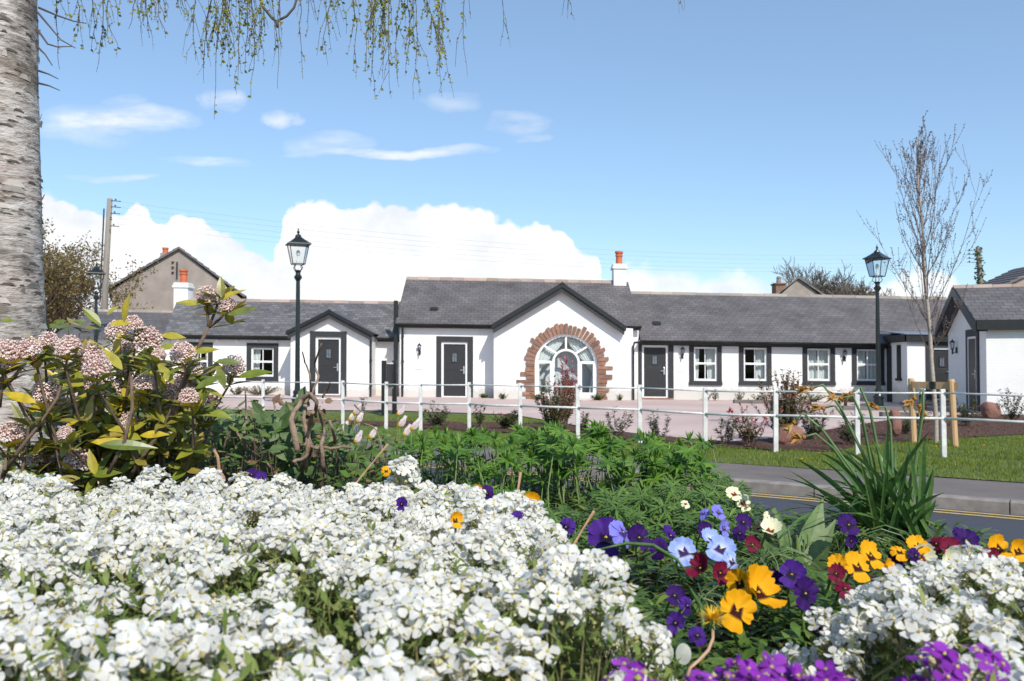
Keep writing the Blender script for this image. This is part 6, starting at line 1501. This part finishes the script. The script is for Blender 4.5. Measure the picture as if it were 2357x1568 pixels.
# ---------------------------------------------------------------- big birch trunk and its hanging twigs
BT=thing('birch_tree','mature silver birch with peeling trunk at left and twigs hanging into the sky','tree',(wx(10,2.62),2.62,.98))
m=MB(); NZ=150; NA=48
EDG=[(-400,66,112),(0,78,115),(200,82,116),(400,90,118),(650,100,121),(800,108,125),(980,125,132),(1060,138,142),(1120,165,165)]
vs=[]
for i in range(NZ+1):
    z=.93+(i/NZ)*2.6; y_=HY-(z-CZ)*F/2.62
    e=EDG[0] if y_<EDG[0][0] else EDG[-1]
    for A_,B_ in zip(EDG,EDG[1:]):
        if A_[0]<=y_<=B_[0]: t=(y_-A_[0])/(B_[0]-A_[0]); e=(y_,A_[1]+(B_[1]-A_[1])*t-16,A_[2]+(B_[2]-A_[2])*t)
    r=e[2]*2.62/F; cx=wx(e[1],2.62)-r
    for j in range(NA):
        a=2*PI*j/NA; k=1+.035*noise.noise(V(math.cos(a)*1.4,math.sin(a)*1.4,z*2.2))+.02*noise.noise(V(math.cos(a)*3,math.sin(a)*3,z*9))+.008*noise.noise(V(math.cos(a)*5,math.sin(a)*5,z*40))
        vs.append((cx+math.cos(a)*r*k,2.62+math.sin(a)*r*k,z))
m.add(vs,[(i*NA+j,i*NA+(j+1)%NA,(i+1)*NA+(j+1)%NA,(i+1)*NA+j) for i in range(NZ) for j in range(NA)])

for k in range(900):      # dark lenticels and lifted flakes of bark
    i=rnd.randint(2,NZ-3); j=rnd.randrange(NA); fl=rnd.random()<.35
    c=V(*vs[i*NA+j]); cc=sum((V(*vs[i*NA+q]) for q in (0,12,24,36)),V(0,0,0))/4; o=(c-cc).normalized(); s=V(-o.y,o.x,0)
    wd_=uni(.006,.03)*(1.3 if fl else 1); hh=uni(.0012,.0035)*(2.2 if fl else 1); q=[c+o*.0015+s*wd_,c+o*.0015-s*wd_]
    tp_=V(0,0,hh*2)+o*(uni(.002,.008) if fl else .0)
    m.add([q[0]-V(0,0,hh*.3),q[1]-V(0,0,hh*.3),q[1]*.75+q[0]*.25+tp_,q[0]*.7+q[1]*.3+tp_],[(0,1,2,3)],1 if not fl else 2)
xt=vs[-1][0]; m.tube([(wx(-48,2.62),2.62,3.5),(wx(-60,2.62),2.65,4.6),(wx(-50,2.62),2.6,6.2)],[.138,.1,.05],16)
part('trunk',m,[MT['birch'],MT['lenticel'],MT['barkflake']],BT,smooth=True)
LIMBP=[]
def limb(pts,r0,r1,mat='twig'):
    pts=[Vector(p) for p in pts]
    if r0>.02:
        for a_,b_ in zip(pts[1:],pts[2:]): LIMBP.extend(a_.lerp(b_,k/6) for k in range(7))
    m=MB(); k=len(pts); m.tube(pts,[r0+(r1-r0)*i/(k-1) for i in range(k)],7); part('branch',m,MT[mat],BT,smooth=True)
tx=wx(-40,2.62)
limb([(tx,2.62,2.9),(tx+.35,2.75,3.05),(-.7,2.9,3.02),(-.2,3.0,2.92),(.15,3.05,2.82)],.03,.006)
limb([(tx,2.62,3.2),(-1.0,2.8,3.3),(-.4,2.95,3.22),(.1,3.1,3.0),(.6,3.2,2.85)],.03,.005)
limb([(tx,2.62,3.4),(-.9,3.3,3.5),(-.3,3.7,3.4),(.3,4.0,3.2)],.03,.006)
limb([at(575,-60,3.0),at(600,8,3.0),at(622,36,3.0),at(632,42,3.0),at(655,30,3.0),at(672,10,3.0),at(692,-60,3.0)],.005,.004); limb([at(632,40,3.0),at(634,57,3.0)],.006,.004)
for P_ in (((75,20),(105,55),(130,85),(165,105)),((75,60),(100,95),(122,102),(160,101)),((75,100),(95,120),(112,146)),((80,158),(104,166),(126,177)),((80,187),(105,193),(130,204)),((78,10),(120,28),(160,42),(190,47))):
    limb([at(x,y,2.6) for x,y in P_],.0035,.0012)
HT=[(60*2.2,130,155,.5),(215,215,162,.8),(262,242,95,.7),(150,165,60,1),(345,337,80,.5),(372,367,60,.5),(320,330,30,.8),(455,445,135,.6),(500,462,187,.8),(522,490,272,.7),(530,537,205,1.0),(560,572,222,.8),(545,520,120,1.2),(575,590,120,1.1),(470,480,90,1.2),(600,635,200,.35),(650,645,107,.4),(705,695,177,.4),(790,740,120,.7),(795,810,160,.7),(890,837,160,.7),(880,860,225,.9),(905,900,222,.5),(940,947,225,.9),(960,1015,220,.8),(950,1042,222,.7),(980,1010,120,1.2),(900,880,120,1.4),(860,870,90,1.4),(1000,1010,140,.9),(760,755,70,.8),(820,850,80,1.0),(1083,1077,172,.25),(1140,1153,102,.15),(1325,1323,40,.1),(1580,1578,18,.1),(420,418,25,.6),(615,612,60,.5),(690,700,80,.5),(925,930,170,1.1),(495,505,150,1.0),(548,556,160,1.0),(190,200,110,.7),(285,290,60,.9),(930,915,260*.75,.9)]
for x0_,x1_,yb_,lf_ in HT:
    d_=3.0+uni(-.25,.3); A=at(x0_,-uni(60,110),d_); B=at(x1_,yb_,d_); m=MB(); q=[]
    n=9; up=min(LIMBP,key=lambda w:(w-A).length); m.tube([up,up.lerp(A,.5)+V(0,0,.03),A],[.004,.003,.0022],4,cap=False)
    for i in range(n+1):
        t=i/n; p=A.lerp(B,t); p.x+=.02*math.sin(t*PI)*(-1 if x1_<x0_ else 1)+uni(-.004,.004); q.append(p)
    m.tube(q,[.0022*(1-.7*i/n) for i in range(n+1)],4,cap=False); leaves=MB()
    sprigs=[q]
    for k in range(int(3+7*lf_)):
        i=rnd.randint(0,n-2); p=q[i]; l=uni(.04,.15)*(1-.5*i/n)*1.3; s=uni(-.5,.5); w_=[p,p+V(s*l*.5,uni(-.3,.3)*l,-l*.5),p+V(s*l*.75,uni(-.3,.3)*l,-l)]; m.tube(w_,[.001,.0008,.0005],3,cap=False); sprigs.append(w_)
    o=part('hanging_twig',m,MT['twig'],BT)
    for w_ in sprigs:
        for k in range(int((len(w_)*4.2)*lf_*.75+1)):
            i=rnd.randrange(len(w_)-1); p=w_[i].lerp(w_[i+1],rnd.random()); big=uni(.006,.0145)
            if p.z<B.z+.15 and rnd.random()<.5: big*=.5
            leaves.leaf(p,(uni(-1,1),uni(-1,1),uni(-.8,.5)),(uni(-1,1),-1,uni(-.5,1)),big,big*.8,fold=.2,seg=3,shape=.6)
    part('leaves',leaves,MT['birchleaf'],o)
# ---------------------------------------------------------------- camera, sun, sky
cam=bpy.data.cameras.new('Camera'); co=bpy.data.objects.new('Camera',cam); COL.objects.link(co)
co.location=(0,0,CZ); co.rotation_euler=(PI/2+math.atan(49/F),0,0)
cam.sensor_width=36; cam.lens=36*F/2357; cam.clip_start=.05; cam.clip_end=5000
cam.dof.use_dof=True; cam.dof.focus_distance=2.1; cam.dof.aperture_fstop=13
sc.camera=co
sd=V(.42,-1,.95).normalized()
sun=bpy.data.lights.new('Sun','SUN'); so=bpy.data.objects.new('Sun',sun); COL.objects.link(so)
sun.energy=3.7; sun.angle=R(.53); sun.color=(1,.945,.86)
so.rotation_euler=sd.to_track_quat('Z','Y').to_euler(); so.location=(5,-10,12)
wd=bpy.data.worlds.new('World'); sc.world=wd; wd.use_nodes=True
nt=wd.node_tree; bg=nt.nodes['Background']; out=nt.nodes['World Output']
sky=N(nt,'ShaderNodeTexSky',sky_type='NISHITA'); sky.sun_disc=False
sky.sun_elevation=math.asin(sd.z); sky.sun_rotation=math.atan2(sd.x,sd.y)
sky.air_density=1.0; sky.dust_density=.35; sky.ozone_density=2.0; sky.altitude=0
hs=N(nt,'ShaderNodeHueSaturation'); hs.inputs['Saturation'].default_value=SKYSAT if 'SKYSAT' in globals() else .92
L(nt,sky.outputs[0],hs.inputs['Color'])
L(nt,mixc(nt,.22,mixc(nt,1.0,hs.outputs[0],(.80,.915,1.0),'MULTIPLY'),(2.7,4.1,5.8)),bg.inputs[0]); bg.inputs[1].default_value=.125
tc=N(nt,'ShaderNodeTexCoord'); sp=N(nt,'ShaderNodeSeparateXYZ'); L(nt,tc.outputs['Generated'],sp.inputs[0])
def mth(op,a,b=None,c=None,clamp=False):
    n=N(nt,'ShaderNodeMath',operation=op); n.use_clamp=clamp
    for i,v in enumerate((a,b,c)):
        if v is None: continue
        if isinstance(v,(int,float)): n.inputs[i].default_value=v
        else: L(nt,v,n.inputs[i])
    return n.outputs[0]
yy=mth('MAXIMUM',sp.outputs[1],.05)
u=mth('DIVIDE',sp.outputs[0],yy); v=mth('DIVIDE',sp.outputs[2],yy)
cv=N(nt,'ShaderNodeCombineXYZ'); L(nt,u,cv.inputs[0]); L(nt,v,cv.inputs[1])
# outline of the cumulus bank (height over heading)
P=[(-400,470),(0,428),(89,431),(147,445),(196,466),(232,488),(281,488),(298,460),(316,450),(337,470),(351,494),(389,494),(396,478),(417,473),(456,488),(491,508),(526,526),(561,551),(595,575),(632,598),(641,500),(660,462),(700,440),(745,442),(790,466),(815,466),(860,442),(900,466),(950,466),(1040,457),(1100,462),(1150,492),(1200,502),(1262,497),(1300,530),(1345,566),(1383,590),(1389,640),(1432,620),(1440,592),(1490,600),(1560,600),(1620,626),(1700,606),(1760,632),(1850,645),(2000,645),(2050,625),(2110,592),(2170,600),(2210,630),(2225,690),(2357,700),(2800,700)]
fc=N(nt,'ShaderNodeFloatCurve'); c0=fc.mapping.curves[0]
U0,U1=-.9,.9; VM=.3
pts=[(((x-CX)/F-U0)/(U1-U0),((HY-y)/F)/VM) for x,y in P]
fc.mapping.use_clip=False
c0.points[0].location=pts[0]; c0.points[1].location=pts[-1]
for p in pts[1:-1]: c0.points.new(*p)
for p in c0.points: p.handle_type='VECTOR'
fc.mapping.update()
wob=noisen(nt,cv.outputs[0],22,5,.6); wob2=noisen(nt,cv.outputs[0],9,3,.5)
uw=mth('ADD',u,mth('MULTIPLY',mth('SUBTRACT',wob,.5),.022))
L(nt,mth('DIVIDE',mth('SUBTRACT',uw,U0),U1-U0),fc.inputs['Value'])
top=mth('MULTIPLY',fc.outputs[0],VM)
vo=N(nt,'ShaderNodeTexVoronoi',feature='F1'); vo.inputs['Scale'].default_value=44; pass
try: vo.inputs['Detail'].default_value=1
except Exception: pass
L(nt,cv.outputs[0],vo.inputs['Vector'])
top2=mth('ADD',top,mth('ADD',mth('MULTIPLY',mth('SUBTRACT',.35,vo.outputs['Distance']),.013),mth('MULTIPLY',mth('SUBTRACT',wob,.5),.018)))
diff=mth('SUBTRACT',top2,v)
soft=mth('MULTIPLY_ADD',mth('GREATER_THAN',u,.11),.012,.0048)
mask=mth('DIVIDE',mth('ADD',diff,.0005),soft,clamp=True)
mask=mth('MULTIPLY',mask,mth('SUBTRACT',1,mth('MULTIPLY',mth('GREATER_THAN',u,.11),mth('MULTIPLY',noisen(nt,cv.outputs[0],12,5,.6),.22))))
# thin wisps higher up
wn2=noisen(nt,cv.outputs[0],16,4,.6)
uu=mth('ADD',u,mth('MULTIPLY',mth('SUBTRACT',wn2,.5),.09)); vv_=mth('ADD',v,mth('MULTIPLY',mth('SUBTRACT',wob2,.5),.035))
wis=None
for cx,cy,rx,ry,st in ((290,275,150,26,.62),(220,282,120,36,.3),(395,272,45,14,.55),(270,232,60,14,.3),(900,352,200,9,.62),(760,330,90,22,.35),(1060,345,80,8,.45),(480,370,90,9,.42),(250,410,100,7,.32),(520,228,52,20,.4),(645,272,38,15,.45),(1195,282,70,22,.38),(1035,228,70,18,.25),(1215,318,50,8,.25)):
    a=mth('DIVIDE',mth('SUBTRACT',uu,(cx-CX)/F),rx*1.25/F); b=mth('DIVIDE',mth('SUBTRACT',vv_,(HY-cy)/F),ry*1.5/F)
    g=mth('MULTIPLY',mth('SUBTRACT',1,mth('ADD',mth('MULTIPLY',a,a),mth('MULTIPLY',b,b)),clamp=True),st)
    wis=g if wis is None else mth('MAXIMUM',wis,g)
mp=N(nt,'ShaderNodeMapping'); mp.inputs['Scale'].default_value=(9,42,1); mp.inputs['Rotation'].default_value=(0,0,.06); L(nt,cv.outputs[0],mp.inputs[0])
wn=noisen(nt,mp.outputs[0],1.0,6,.62)
wis=mth('MULTIPLY',mth('MULTIPLY',wis,2.2),mth('MULTIPLY',mth('SUBTRACT',wn,.3,clamp=True),2.6,clamp=True),clamp=True)
wis=mth('MULTIPLY',wis,.8)
allm=mth('MAXIMUM',mask,wis)
front=mth('MULTIPLY',allm,mth('GREATER_THAN',sp.outputs[1],.1))
ccol=ramp(nt,noisen(nt,cv.outputs[0],8,7,.62),[(.36,(.74,.78,.84)),(.6,(.98,.98,.98))])
bg2=N(nt,'ShaderNodeBackground'); L(nt,ccol,bg2.inputs[0]); bg2.inputs[1].default_value=.88
wd.cycles.sampling_method='MANUAL'; wd.cycles.sample_map_resolution=256
mx=N(nt,'ShaderNodeMixShader'); L(nt,front,mx.inputs[0]); L(nt,bg.outputs[0],mx.inputs[1]); L(nt,bg2.outputs[0],mx.inputs[2]); L(nt,mx.outputs[0],out.inputs[0])
vs=sc.view_settings; vs.view_transform='Standard'; vs.look='None'; vs.exposure=0.42; vs.gamma=1
sc.render.engine='CYCLES'; sc.cycles.max_bounces=8; sc.cycles.transparent_max_bounces=24
